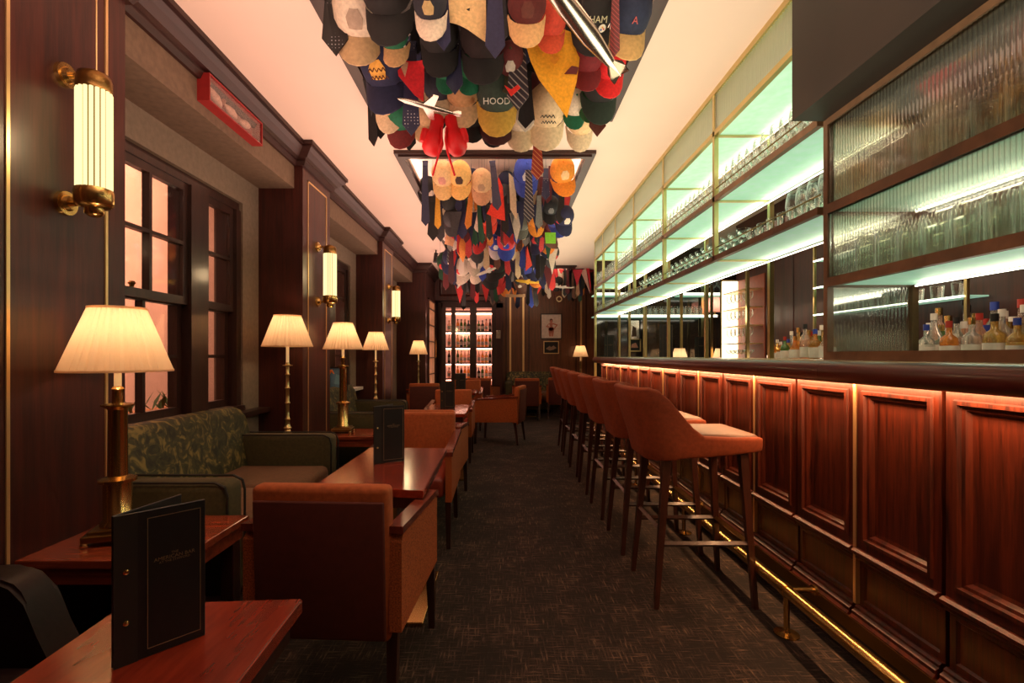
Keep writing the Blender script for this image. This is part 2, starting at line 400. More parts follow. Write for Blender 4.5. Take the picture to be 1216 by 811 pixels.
for i, (x, y0, y1) in enumerate(PIL):
    bm = B(); box(bm, -2.2, x, y0, y1, 0, H)
    p = struct('trim_%d' % (5+i), bm, 'panel'); pil_objs.append(p)
    if i < 3:
        yy0, yy1 = (1.615, 2.03) if i == 0 else (y0+.10, y1-.09)
        zt = 2.98 if i == 0 else 2.66
        for k, (a, b, c, d) in enumerate(((yy0, yy0+.012, .5, zt), (yy1-.012, yy1, .5, zt), (yy0, yy1, zt-.012, zt))):
            if i == 0 and k == 2: continue
            obj('inlay_strip', boxm(x-.004, x+.005, a, b, c, min(d, H-.01)), 'inlay', p)
struct('wall_left', boxm(-2.2, -1.65, -1.2, 1.36, 0, H), 'panel')
# beams over the window bays and the window walls behind them
BAYS = [(2.127, 3.98), (4.60, 6.60), (7.22, 9.10)]
for i, (y0, y1) in enumerate(BAYS):
    bm = B(); box(bm, -2.35, XW, y0, y1, 2.56, H); struct('wall_left_beam' if False else 'trim_%d' % (10+i), bm, 'taupe')
bm = B()
for i, (y0, y1) in enumerate(BAYS):
    wy0, wy1 = (y0+.02, y1-.24) if i < 2 else (y0+.5, y0+.5)
    zt, zb = 2.36, .78
    if i < 2:
        box(bm, XG-.22, XG, y0, y1, 0, zb); box(bm, XG-.22, XG, y0, y1, zt, 2.56); box(bm, XG-.22, XG, wy1, y1, zb, zt); box(bm, XG-.22, XG, y0, wy0, zb, zt)
    else: box(bm, XG-.22, XG, y0, y1, 0, 2.56)
struct('wall_left.001', bm, 'reveal')

def window(idx, y0, y1, z0, z1, parts):
    """sash windows in the plane X=XG-.06; parts = [(ya,yb,cols)]"""
    x = XG-.05
    bm = B()
    box(bm, x-.12, x+.02, y0, y1, z1-.06, z1); box(bm, x-.12, x+.07, y0, y1, z0, z0+.04)
    ys = [y0]
    for (a, b, c) in parts: ys += [a, b]
    ys.append(y1)
    for k in range(0, len(ys), 2): box(bm, x-.12, x+.035, ys[k], ys[k+1], z0+.04, z1-.06)
    root = struct('window_%d' % idx, bm, 'winwood')
    zm = 1.545
    for (a, b, c) in parts:
        for (s0, s1, xo) in ((zm-.02, z1-.06, 0), (z0+.04, zm+.02, -.04)):
            bm = B(); X0, X1 = x-.03+xo, x+.01+xo
            box(bm, X0, X1, a, a+.045, s0, s1); box(bm, X0, X1, b-.045, b, s0, s1)
            box(bm, X0, X1, a+.045, b-.045, s0, s0+.05); box(bm, X0, X1, a+.045, b-.045, s1-.05, s1)
            s = obj('sash', bm, 'winwood', root)
            for k in range(1, c):
                yy = a+.045+(b-a-.09)*k/c
                obj('glazing_bar', boxm(X0, X1+.005, yy-.011, yy+.011, s0+.05, s1-.05), 'winwood', s)
            zz = (s0+s1)/2
            obj('glazing_bar', boxm(X0, X1+.003, a+.045, b-.045, zz-.011, zz+.011), 'winwood', s)
            for k in range(c):
                for r_ in range(2):
                    ya = a+.045+(b-a-.09)*k/c; yb = a+.045+(b-a-.09)*(k+1)/c
                    obj('pane', boxm(X0+.016, X0+.02, ya, yb, (s0+.05, zz)[r_], (zz, s1-.05)[r_]), 'pane', s)
        if c > 1: 
            bm = B(); lathe(bm, [(.012, 0), (.012, .01), (.02, .02), (.012, .032), (0, .034)], 10, (x+.015, (a+b)/2, zm+.03)); obj('sash_lock', bm, 'brassd', root, True)
    return root
window(1, 2.147, 3.74, .78, 2.36, [(2.19, 3.15, 3), (3.33, 3.68, 1)])
window(2, 4.62, 6.36, .78, 2.36, [(4.66, 5.66, 3), (5.84, 6.30, 1)])
struct('trim_13', boxm(XG-.0, XG+.10, 2.127, 3.98, .74, .78, .006), 'winwood')
struct('trim_14', boxm(XG-.0, XG+.10, 4.60, 6.60, .74, .78, .006), 'white')

# the street outside
fac = thing('building_facade', 'pink lit stucco house across the street seen through the window', 'building', (-4.6, 4, -1))
obj('wall', boxm(-.1, 0, -4, 9, 0, 7), 'facade', fac)
bm = B()
for r_ in range(12):
    for c_ in range(8): box(bm, 0, .012, -.9+c_*.23+(r_ % 2)*.11, -.9+c_*.23+.215+(r_ % 2)*.11, 1+r_*.08, 1.07+r_*.08)
o = obj('brickwork', bm, pm('street_brick', (.62, .36, .27), .9, noise=(6, .2)), fac); o['kind'] = 'stuff'
obj('fascia', boxm(0, .35, -4, -.55, 3.95, 4.2), 'winwood', fac)
pl = thing('window_box_plant', 'small leafy plant in a trough outside the window', 'plant', (-2.312, 3.25, .62))
obj('trough', boxm(-.09, .09, -.45, .3, 0, .22, .01), pm('terracotta', (.5, .2, .06), .8), pl)
for k in range(34):
    bm = B(); a = random.uniform(0, 6.28); t_ = random.uniform(.25, .9); y = random.uniform(-.4, .26); L = random.uniform(.10, .2)
    d = Vector((math.cos(a)*t_, math.sin(a)*t_, 1)).normalized(); s = d.cross(Vector((0, 0, 1))).normalized()*.014; p = Vector((0, y, .2))
    v = [bm.verts.new(q) for q in (p, p+d*L*.5+s, p+d*L-Vector((0, 0, .02)), p+d*L*.5-s)]; face(bm, v)
    obj('leaf', bm, 'leaf', pl)

# back wall: inlays, pictures, wine cabinet, bulkhead
bwall = bpy.data.objects['wall_back']
for px in (606, 621.5, 690):
    x = (px-VX)*YB/F; obj('inlay_strip', boxm(x-.02, x+.02, YB-.012, YB, .8, 2.5), 'inlay', bwall)
for px in (601, 628, 684, 696):
    x = (px-VX)*YB/F; obj('panel_joint', boxm(x-.012, x+.012, YB-.006, YB, .1, H), 'leg', bwall)
struct('baseboard_back', boxm(-1.4, 2.6, YB-.03, YB, 0, .14), 'leg')
bm = B(); box(bm, -1.46, -.1, YB-.5, YB, 2.36, H); nested(bm, -1.36, -.2, 2.44, 2.80, [(0, 0), (.03, -.02), (.05, .0), (.06, .015)], lambda u, v, d: (u, YB-.5+d-.001, v))
struct('trim_20', bm, 'panel')

def wine_bottle_mesh(kind, r=.037, h=.30):
    bm = B()
    prof = {'wine': [(0, 0), (r, 0), (r, h*.58), (r*.9, h*.66), (r*.4, h*.78), (r*.36, h*.93)],
            'square': [(0, 0), (r*1.15, 0), (r*1.2, h*.5), (r*1.1, h*.58), (r*.4, h*.66), (r*.4, h*.82)],
            'squat': [(0, 0), (r*1.2, 0), (r*1.35, h*.2), (r*1.2, h*.45), (r*.5, h*.6), (r*.42, h*.75)]}[kind]
    lathe(bm, prof, 12 if kind != 'square' else 8); return bm
bottle_parts = {}
for kd in ('wine', 'square', 'squat'):
    me = obj('bottle_glass', wine_bottle_mesh(kd), 'glass', None, True); top = {'wine': .28, 'square': .246, 'squat': .225}[kd]
    bm = B(); cyl(bm, (0, 0, top-.01), (0, 0, top+.028), .0165, n=10); cp = obj('cap', bm, 'black', None, True)
    bm = B(); rr = {'wine': .0378, 'square': .0448, 'squat': .0505}[kd]; 
    lathe(bm, [(rr, .05), (rr, .13)], 12 if kd != 'square' else 8, close=False); lb = obj('label', bm, 'white', None, True)
    bottle_parts[kd] = (me.data, cp.data, lb.data)
    for q in (me, cp, lb): bpy.data.objects.remove(q)
BOTM = {'amber': pm('amber_glass', (.70, .26, .03), .05, trans=.8, emit=(.8, .25, .04), es=.05), 'clear': pm('clear_spirit_glass', (.92, .90, .84), .05, trans=.85),
        'green': pm('green_glass', (.10, .25, .05), .05, trans=.6), 'dark': pm('dark_wine_glass', (.035, .010, .008), .08, coat=.5),
        'pink': pm('pink_gin_glass', (.92, .55, .42), .06, trans=.8), 'gold': pm('golden_spirit_glass', (.85, .52, .12), .06, trans=.75)}
CAPM = {'black': M['black'], 'white': M['white'], 'gold': M['brass'], 'red': pm('red_cap', (.4, .03, .02), .4), 'blue': pm('blue_cap', (.03, .06, .35), .4)}
def bottle(loc, kd, glass, cap, label, s=1.0, group=None, lab=True):
    t = thing('bottle', label, 'bottle', loc, random.uniform(0, 6), group); t.scale = (s, s, s)
    a, b, c = bottle_parts[kd]
    inst('bottle_glass', a, t, mat=BOTM[glass]); inst('cap', b, t, mat=CAPM[cap])
    if lab: inst('paper_label', c, t)
    return t
ORD = ['first', 'second', 'third', 'fourth', 'fifth', 'sixth', 'seventh', 'eighth', 'ninth', 'tenth', 'eleventh', 'twelfth', 'thirteenth', 'fourteenth', 'fifteenth', 'sixteenth', 'seventeenth', 'eighteenth', 'nineteenth', 'twentieth', 'twenty-first', 'twenty-second', 'twenty-third', 'twenty-fourth', 'twenty-fifth', 'twenty-sixth', 'twenty-seventh', 'twenty-eighth', 'twenty-ninth', 'thirtieth']

wc = thing('wine_cabinet', 'tall glazed wine cabinet with pink lit shelves in the back wall', 'cabinet', (0, YB-.30, 0))
yf = YB-.30
def cx(px): return (px-VX)*yf/F
X0, X1 = cx(524), cx(597); zt = 2.22
bm = B(); box(bm, X0, X1, .26, .29, 0, zt+.1); box(bm, X0, X0+.03, 0, .26, 0, zt+.1); box(bm, X1-.14, X1, 0, .26, 0, zt+.1); box(bm, X0, X1, 0, .26, 0, .25); box(bm, X0, X1, 0, .26, zt, zt+.14)
obj('carcass', bm, 'panel', wc)
obj('back_panel', boxm(X0+.03, X1-.14, .245, .259, .25, zt), pm('painted_glow_cabinet_back', (.75, .33, .22), .6, emit=(1, .38, .24), es=.55), wc)  # emission put into the panel colour imitates the pink cabinet glow
bays_ = [(cx(529.5), cx(536)), (cx(541), cx(558)), (cx(566), cx(584))]
bm = B()
for a, b in ((X0+.03, bays_[0][0]), (bays_[0][1], bays_[1][0]), (bays_[1][1], bays_[2][0]), (bays_[2][1], X1-.14)): box(bm, a, b, -.02, .02, .25, zt)
box(bm, X0+.03, X1-.14, -.025, .02, zt-.10, zt-.06)
obj('door_frame', bm, 'leg', wc)
shz = [.36, .70, 1.04, 1.38, 1.72]
for k, z in enumerate(shz+[2.06]):
    z_ = z
    if k < 5: obj('shelf', boxm(X0+.03, X1-.14, .0, .245, z_-.03, z_), 'leg', wc)
    obj('shelf_light', boxm(X0+.03, X1-.14, .215, .235, z_-.045 if k < 5 else 2.10, z_-.031 if k < 5 else 2.115), 'ledpink', wc)
for (a, b) in bays_: obj('glass_pane', boxm(a, b, -.004, .0, .25, zt-.1), 'pane', wc)
for bi, (a, b) in enumerate(bays_):
    n = [1, 4, 4][bi]
    for k, z in enumerate(shz):
        for j in range(n):
            x = a+(b-a)*(j+.5)/n
            g = random.choice(['dark', 'amber', 'pink', 'gold', 'dark', 'green'])
            bottle((x, yf+.10, z+.001), random.choice(['wine', 'wine', 'square']), g, random.choice(['black', 'gold', 'white']),
                   'bottle %s from the left, %s shelf up, %s bay of the wine cabinet' % (ORD[j], ORD[k], ('narrow left', 'middle', 'right')[bi]), .86)
# glazed side cabinet on the last pilaster face
sc = thing('side_cabinet', 'glazed drinks cabinet on the far left pilaster facing the aisle', 'cabinet', (-1.46, 9.35, 0))
obj('frame', boxm(0, .03, .85, 1.1, .3, 2.3), 'leg', sc)
bm = B(); box(bm, 0, .03, 0, .03, .3, 2.3); box(bm, 0, .03, .0, .85, 2.27, 2.3); box(bm, 0, .03, 0, .85, .27, .3); obj('door_frame', bm, 'panel', sc)
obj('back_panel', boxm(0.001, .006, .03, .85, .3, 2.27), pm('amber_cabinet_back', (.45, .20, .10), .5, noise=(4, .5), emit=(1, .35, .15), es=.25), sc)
for k in range(6): obj('shelf', boxm(.006, .03, .03, .85, .5+k*.32, .52+k*.32), 'leg', sc)
bm = B(); cyl(bm, (.05, .8, 1.15), (.05, .8, 1.5), .01); obj('handle', bm, 'brass', sc)

def picture(name, label, cx_, cy_, cz_, w_, h_, axis, frame, mount, art, group=None):
    """axis 'y' faces -Y, 'x' faces +X"""
    t = thing(name, label, 'picture', (cx_, cy_, cz_-h_/2), 0 if axis == 'y' else PI/2, group)
    fr = .018
    bm = B(); box(bm, -w_/2, w_/2, -.02, 0, 0, fr); box(bm, -w_/2, w_/2, -.02, 0, h_-fr, h_); box(bm, -w_/2, -w_/2+fr, -.02, 0, fr, h_-fr); box(bm, w_/2-fr, w_/2, -.02, 0, fr, h_-fr)
    obj('frame', bm, frame, t)
    obj('mount', boxm(-w_/2+fr, w_/2-fr, -.008, -.002, fr, h_-fr), mount, t)
    for poly, m in art:
        bm = B(); prism(bm, [(u*w_, (v+.5)*h_) for u, v in poly], -.0105, -.008, lambda u, v, d: (u, d, v)); obj('print', bm, m, t)
    return t
skin = cloth((.55, .22, .16)); redc = cloth((.5, .05, .05)); brn = cloth((.12, .05, .03))
fig = [([(-.09, -.40), (-.01, -.40), (.0, -.22), (.01, -.40), (.09, -.40), (.13, -.2), (.12, -.1), (.05, .0), (.09, .12), (.0, .16), (-.10, .12), (-.05, 0), (-.13, -.1), (-.12, -.22)], skin),
       ([(-.05, .14), (-.06, .23), (0, .28), (.06, .23), (.05, .14)], skin), ([(-.10, .13), (-.26, -.02), (-.14, -.06), (-.06, .02), (-.13, .0), (-.16, .0)], skin),
       ([(.09, .13), (.32, .06), (.13, -.13), (.11, -.09), (.23, .04), (.07, .08)], skin), ([(-.07, .16), (-.07, .27), (0, .31), (.07, .27), (.07, .16), (.03, .25), (-.03, .25)], brn), ([(-.11, -.04), (.11, -.04), (.12, -.12), (0, -.2), (-.12, -.12)], redc)]
p = at(654.5, 387.5, YB); picture('framed_print', 'framed drawing of a posing figure on white, back wall', p.x, YB-.001, p.z, .47, .56, 'y', M['black'], M['white'], fig)
p = at(654.5, 412.5, YB); picture('framed_print', 'small dark landscape print below the figure drawing', p.x, YB-.001, p.z, .34, .28, 'y', M['inlay'], M['black'],
        [([(-.35, -.1), (-.1, .12), (0, .02), (.15, .15), (.35, -.05), (.1, -.2), (-.1, -.25)], cloth((.3, .2, .14)))])
p = at(592, 398, YB); o = obj('light_switch', boxm(p.x-.05, p.x+.05, YB-.34, YB-.302, p.z-.09, p.z+.09, .004), 'silver'); tag(o, 'pale metal switch plate beside the wine cabinet', 'switch')

# ------------------------------------------------------------------ ceiling spot, display box
s = thing('ceiling_spotlight', 'small dark spotlight on the ceiling left of the hanging caps', 'light', (-1.10, 7.9, H))
bm = B(); cyl(bm, (0, 0, 0), (0, 0, -.07), .01); cyl(bm, (0, 0, -.07), (.12, 0, -.03), .006); obj('bracket', bm, 'black', s)
bm = B(); cyl(bm, (0, 0, -.05), (-.01, -.02, -.2), .03, .035, 12); obj('lamp_head', bm, 'black', s, True)
d = thing('display_case', 'shallow red display case with fishing lures high on the left beam', 'case', (XW, 2.72, 2.62))
redbk = pm('case_red', (.30, .015, .015), .5)
bm = B(); box(bm, 0, .006, 0, .60, 0, .155); obj('backboard', bm, redbk, d)
bm = B(); box(bm, .006, .07, 0, .60, 0, .008); box(bm, .006, .07, 0, .60, .147, .155); box(bm, .006, .07, 0, .008, .008, .147); box(bm, .006, .07, .592, .6, .008, .147); obj('case_frame', bm, redbk, d)
obj('front_glass', boxm(.062, .064, .008, .592, .008, .147), 'pane', d)
for k in range(3):
    bm = B(); lathe(bm, [(0, -.07), (.018, -.04), (.026, 0), (.016, .045), (.004, .07), (.022, .09)], 10)
    o = obj('lure', bm, cloth((.65, .38, .28)), d, True); o.location = (.033, .12+k*.16, .075); o.rotation_euler = (1.1+.3*k, 0, 0)

# ------------------------------------------------------------------ wall sconces
def make_sconce(label, loc, hs=1.0):
    t = thing('wall_sconce', label, 'wall light', loc)
    for z in (.245, -.235):
        bm = B(); cyl(bm, (0, 0, z), (.014, 0, z), .046, .044, 20); cyl(bm, (.014, 0, z), (.03, 0, z), .03, .024, 16); cyl(bm, (.03, 0, z), (.105, 0, z), .011, n=10)
        obj('wall_rosette', bm, 'brass', t, True)
    bm = B(); lathe(bm, [(0, .25), (.02, .26), (.05, .245), (.056, .225), (.056, .19), (.052, .185), (0, .185)], 20, (.112, 0, 0)); obj('top_cap', bm, 'brassd', t, True)
    bm = B(); lathe(bm, [(0, -.185), (.06, -.185), (.063, -.2), (.06, -.24), (.05, -.25), (.03, -.255), (.03, -.275), (.018, -.285), (0, -.285)], 20, (.112, 0, 0)); obj('bottom_cap', bm, 'brass', t, True)
    bm = B(); cyl(bm, (.112, 0, -.184), (.112, 0, .184), .049, n=20); obj('glow_core', bm, 'sconcerib', t)
    for k in range(18):
        a = 2*PI*k/18; bm = B(); cyl(bm, (.112+.05*math.cos(a), .05*math.sin(a), -.183), (.112+.05*math.cos(a), .05*math.sin(a), .183), .0066, n=8, cap=False); obj('glass_rod', bm, 'sconceglass', t, True)
    l = lamp('sconce_light', 'POINT', (.25, 0, 0), 3.5, (1, .68, .36), .06); l.parent = t
    return t
s1 = make_sconce('brass sconce with ribbed glowing tube on the nearest pilaster', (XP, 1.833, 2.005))
dup(s1, (-1.64, 4.29, 1.905), 0, 'brass tube sconce above the middle lamps, second pilaster')
dup(s1, (-1.64, 6.92, 1.925), 0, 'small distant brass tube sconce on the third pilaster')
cab = thing('sconce_cable', 'thin brass rod rising from the nearest sconce to the ceiling', 'rod', (-1.53, 1.833, 2.26))
bm = B(); cyl(bm, (0, 0, 0), (0, 0, .64), .003, n=6); obj('rod', bm, 'inlay', cab)

# ------------------------------------------------------------------ table lamps
def shade_part(t, r0, r1, z0, z1, power=6, mat='shade', n=72):
    bm = B(); lathe(bm, [(r0, z0), (r0*.99, z0+.006), ((r0+r1)/2, (z0+z1)/2), (r1*1.01, z1-.006), (r1, z1)], n, ripple=-.05, close=False)
    sh = obj('lamp_shade', bm, mat, t, True)
    for r, z in ((r0, z0), (r1, z1)):
        bm = B(); lathe(bm, [(r*1.005, z-.004), (r*1.005, z+.004), (r*.985, z+.004), (r*.985, z-.004)], 48, close=False); obj('trim_band', bm, 'shade', sh)
    bm = B(); lathe(bm, [(0, -.03), (.022, -.012), (.026, .01), (.012, .04), (0, .045)], 12, (0, 0, (z0+z1)/2)); obj('bulb', bm, emis('bulb_glow', (1, .7, .4), 8), sh, True)
    l = lamp('lamp_light', 'POINT', (0, 0, (z0+z1)/2+.02), power, (1, .62, .34), .03); l.parent = t
def lamp_column(label, loc, rz, zs0, zs1, r0=.175, r1=.09, power=6):
    t = thing('table_lamp', label, 'lamp', loc, rz); k = zs0/.60
    bm = B(); box(bm, -.085, .085, -.085, .085, .016, .04, .004); box(bm, -.07, .07, -.07, .07, .04, .052, .003); obj('base', bm, 'brassd', t)
    bm = B()
    for sx in (-1, 1):
        for sy in (-1, 1): lathe(bm, [(0, 0), (.012, .003), (.014, .009), (.01, .017), (0, .018)], 10, (sx*.075, sy*.075, 0))
    obj('ball_feet', bm, 'brass', t, True)
    bm = B(); lathe(bm, [(.055, .05), (.055, .065), (.045, .075), (.045, .20*k), (.06, .205*k), (.06, .215*k), (.032, .225*k), (.030, .46*k), (.034, .465*k), (.052, .475*k), (.052, .48*k), (.018, .485*k), (.017, .53*k), (.022, .535*k), (.012, .545*k)], 24)
    obj('column', bm, 'brass', t, True)
    bm = B(); cyl(bm, (0, 0, .54*k), (0, 0, zs0+.07), .012, n=12); obj('candle_tube', bm, 'candle', t, True)
    shade_part(t, r0, r1, zs0, zs1, power*1.0); return t
def lamp_stick(label, loc, zs0, zs1, r0=.18, r1=.10, power=6):
    t = thing('table_lamp', label, 'lamp', loc); k = zs0/.68
    bm = B(); lathe(bm, [(.07, 0), (.07, .012), (.035, .03), (.02, .06), (.03, .075), (.02, .09), (.014, .13), (.022, .14), (.014, .15), (.013, .25), (.02, .26), (.013, .27), (.012, .36), (.02, .37), (.012, .38), (.011, .46), (.019, .47), (.011, .48), (.013, .53), (.036, .535), (.036, .54), (.015, .545), (.012, .56)], 20)
    for v in bm.verts: v.co.z *= k
    obj('stem', bm, 'dullbrass', t, True)
    bm = B(); cyl(bm, (0, 0, .555*k), (0, 0, zs0+.07), .011, n=12); obj('candle_tube', bm, 'candle', t, True)
    shade_part(t, r0, r1, zs0, zs1, power*1.0); return t
lamp_column('large pleated lamp with brass column on the nearest console', (-1.455, 1.84, .511), .35, 1.142-.511, 1.376-.511, .176, .092, 5)
lamp_column('brass column lamp on the console at the second pilaster', (-1.44, 4.37, .511), .1, 1.256-.511, 1.487-.511, .172, .085, 5)
# ------------------------------------------------------------------ console tables
def console(label, y0, y1, x1, xw=XP):
    t = thing('console_table', label, 'table', (xw, y0, 0)); W = x1-xw; D = y1-y0
    obj('tabletop', boxm(.004, W, 0, D, .48, .51, .004), 'console', t)
    obj('apron', boxm(.03, W-.02, .02, D-.02, .42, .479), 'console', t)
    for (a, b) in ((.03, .02), (W-.08, .02), (.03, D-.08), (W-.08, D-.08)): obj('leg', boxm(a, a+.055, b, b+.055, 0, .42, .003), 'leg', t)
    obj('shelf', boxm(.05, W-.05, .04, D-.04, .16, .18), 'leg', t); return t
console('dark red console under the nearest lamp, by the sofa', 1.64, 2.11, -1.10)
console('dark red console at the second pilaster under a brass lamp', 4.14, 4.60, -1.05, -1.64)
# small corner stands behind sofa arms
def stand(label, x, y, h, s=.36):
    t = thing('lamp_stand', label, 'table', (x, y, 0)); obj('tabletop', boxm(-s/2, s/2, -s/2, s/2, h-.03, h, .004), 'console', t)
    for a in (-1, 1):
        for b in (-1, 1): obj('leg', boxm(a*(s/2-.03)-.015, a*(s/2-.03)+.015, b*(s/2-.03)-.015, b*(s/2-.03)+.015, 0, h-.03), 'leg', t)
stand('small corner stand behind the nearest green sofa', -1.68, 3.78, .56)
lamp_stick('brass candlestick lamp in the corner behind the nearest sofa', (-1.675, 3.78, .561), 1.27-.561, 1.505-.561, .185, .10, 5)
stand('small corner stand beside the second sofa', -1.66, 6.38, .56)
lamp_stick('candlestick lamp beside the third pilaster', (-1.67, 6.36, .561), 1.27-.561, 1.50-.561, .17, .09, 4)
stand('small stand before the far left pilaster', -1.56, 8.85, .6)
lamp_stick('small distant lamp before the far left pilaster', (-1.55, 8.85, .601), 1.22-.601, 1.46-.601, .165, .09, 4)
stand('small stand in the far right corner beyond the bar', 1.62, 10.35, .7)
lamp_stick('small distant lamp against the back wall beyond the bar', (1.62, 10.35, .701), .47, .70, .165, .09, 4)

# ------------------------------------------------------------------ sofas
def sofa(label, x, y0, y1, sc=1):
    """x = back plane, faces +X"""
    t = thing('sofa', label, 'sofa', (x, y0, 0)); L = y1-y0
    for a in (0, L-.15):
        ar = obj('arm', boxm(.05, .78, a, a+.15, .08, .64, .04, 3), 'olive', t, True)
        bm = B()
        for yy in (a+.004, a+.146):
            pp = [(.70, .05), (.78, .30), (.782, .58), (.76, .628), (.70, .642), (.12, .642)]
            pp = [(.782, .12), (.782, .58), (.77, .622), (.73, .641), (.12, .641)]
            for (u, v), (u2, v2) in zip(pp, pp[1:]): cyl(bm, (u, yy, v), (u2, yy, v2), .006, n=6)
        obj('piping', bm, 'piping', ar)
    obj('plinth', boxm(.06, .72, .15, L-.15, .08, .26), 'olive', t)
    bm = B()
    for u in (.1, .68):
        for v in (.06, L-.1): box(bm, u, u+.04, v, v+.04, 0, .08)
    obj('feet', bm, 'leg', t)
    n = 2
    for k in range(n):
        a = .155+(L-.31)*k/n; b = .155+(L-.31)*(k+1)/n-.006
        obj('seat_cushion', boxm(.16, .78, a, b, .26, .44, .045, 4), 'brownseat', t, True)
    bm = B(); pr = [(0, .08), (.2, .08), (.2, .45), (.13, .79), (.10, .83), (.04, .84), (0, .82)]
    ys = [0.02, .05, .12, L-.12, L-.05, L-.02]; zs = [.90, .97, 1, 1, .97, .90]
    rows = [[bm.verts.new((u, y, v*s_ if v > .5 else v)) for u, v in pr] for y, s_ in zip(ys, zs)]
    for a, b in zip(rows, rows[1:]): bridge(bm, a, b)
    face(bm, rows[0][::-1]); face(bm, rows[-1]); obj('backrest', bm, 'velvet', t, True)
    return t
sofa('nearest green velvet sofa with brown seat under the window', -1.99, 2.13, 3.56)
sofa('second green velvet sofa, under the far window', -1.99, 4.68, 6.15)
s = sofa('distant green velvet sofa against the back wall', 0, 0, 1.1); s.rotation_euler = (0, 0, -PI/2); s.location = (.02, YB-.04, 0)

# ------------------------------------------------------------------ armchairs (local: faces +Y, back at y=0)
def make_armchair(label):
    t = thing('armchair', label, 'armchair', (0, 0, 0), 0)
    bm = B(); box(bm, -.225, .225, 0, .075, .27, .78, .022, 3)
    for v in bm.verts:
        if v.co.z > .5: v.co.y -= (v.co.z-.5)*.10
    bk = obj('backrest', bm, 'suede', t, True)
    bm = B(); box(bm, -.213, .213, -.012, .004, .285, .735, .006, 2)
    for v in bm.verts:
        if v.co.z > .5: v.co.y -= (v.co.z-.5)*.10
    obj('rear_panel', bm, 'rustback', bk, True)
    obj('seat', boxm(-.215, .215, .06, .60, .31, .44, .03, 3), 'redseat', t, True)
    for sx in (-1, 1):
        bm = B(); pts = [(.0, .31), (.60, .29), (.60, .575), (.57, .59), (.03, .63), (.0, .60)]
        prism(bm, pts, sx*.222, sx*.262, lambda u, v, d: (d, u, v)); 
        a = obj('arm', bm, 'tweed', t)
        bm = B(); pts = [(-.004, .628), (.57, .588), (.607, .573), (.607, .60), (.575, .612), (-.004, .652)]
        prism(bm, pts, sx*.215, sx*.268, lambda u, v, d: (d, u, v)); obj('arm_rail', bm, 'armwood', a)
        bm = B(); cyl(bm, (sx*.238, .575, .30), (sx*.242, .59, 0), .026, .018, 4); obj('leg', bm, 'leg', t)
        bm = B(); cyl(bm, (sx*.225, .04, .30), (sx*.23, .0, 0), .026, .018, 4); obj('leg', bm, 'leg', t)
    return t
def rzf(deg): return math.radians(deg)
ac = make_armchair('nearest orange armchair, back to the camera, at the second table')
ac.location = (-.590, 1.58, 0); ac.rotation_euler = (0, 0, rzf(-3))
chairs = [
 (-.585, 3.62, 180, 'orange armchair facing the camera beyond the second table'),
 (-.600, 3.74, -2, 'orange armchair backed against the one at the second table'),
 (-.62, 6.02, 180, 'orange armchair facing the camera behind the third table'),
 (-1.19, 7.30, 8, 'orange armchair with plain back beside the third pilaster'),
 (.24, 6.72, 76, 'orange armchair standing side-on in the middle of the aisle'),
 (.42, 8.90, 0, 'orange armchair with back to camera, facing the far green sofa'),
 (-.46, 9.0, -12, 'orange armchair half hidden behind the side-on armchair'),
 (1.05, 9.15, -15, 'distant orange armchair half hidden behind the far bar stools'),
 (-.62, 8.35, 180, 'orange armchair facing the camera before the wine cabinet')]
for x, y, r, lb in chairs: dup(ac, (x, y, 0), rzf(r), lb)

# dark leather chair at the left edge
lc = thing('leather_chair', 'black leather chair at the left edge below the nearest console', 'chair', (-1.45, .98, 0))
prof = [(.36, .30), (.335, .35), (.30, .41), (.275, .46), (.255, .51), (.24, .545), (.225, .575), (.205, .595), (.175, .606), (.13, .61), (-.12, .61)]
bm = B(); pts = [(-.12, .12), (.36, .12)]+prof
prism(bm, pts, .02, .12, lambda u, v, d: (u-.05, d+.28, v)); bmesh.ops.bevel(bm, geom=[e for e in bm.edges if abs(e.verts[0].co.y-e.verts[1].co.y) < 1e-5], offset=.010, segments=3, affect='EDGES')
obj('backrest', bm, 'blackleather', lc, True)
obj('seat', boxm(-.17, .28, -.25, .29, .2, .4, .03, 3), 'blackleather', lc, True)
for a in (-.14, .22):
    for b in (-.2, .34): obj('leg', boxm(a-.02, a+.02, b-.02, b+.02, 0, .2), 'leg', lc)

# ------------------------------------------------------------------ dining tables
def table(label, quad, z, thick=.032, leg=True):
    c = Vector((sum(q[0] for q in quad)/4, sum(q[1] for q in quad)/4, 0)); t = thing('bar_table', label, 'table', c)
    pts = [(q[0]-c.x, q[1]-c.y) for q in quad]
    bm = B(); prism(bm, pts, z-thick, z, lambda u, v, d: (u, v, d)); bmesh.ops.bevel(bm, geom=list(bm.edges), offset=.003, segments=2, affect='EDGES'); obj('tabletop', bm, 'table', t)
    bm = B(); prism(bm, [(u*.9, v*.94) for u, v in pts], z-thick-.05, z-thick-.0005, lambda u, v, d: (u, v, d)); obj('apron', bm, 'leg', t)
    bm = B(); cyl(bm, (0, 0, .02), (0, 0, z-thick-.05), .03, n=14); obj('pedestal', bm, 'brassd', t, True)
    bm = B(); box(bm, -.2, .2, -.26, .26, 0, .018, .004); obj('foot_plate', bm, 'brass', t)
    return t
TZ = .66
table('nearest red wood table, at the bottom left corner', [(-.80, .30), (-.425, .30), (-.447, 1.085), (-.825, 1.06)], TZ)
table('second red wood table between two orange armchairs', [(-.79, 2.02), (-.322, 1.945), (-.332, 2.84), (-.785, 2.86)], TZ)
table('third red wood table further down the aisle, with a menu', [(-.80, 4.5), (-.36, 4.5), (-.36, 5.35), (-.80, 5.35)], TZ)
table('small distant table before the wine cabinet, with a menu', [(-.86, 7.0), (-.42, 7.0), (-.42, 7.7), (-.86, 7.7)], TZ)
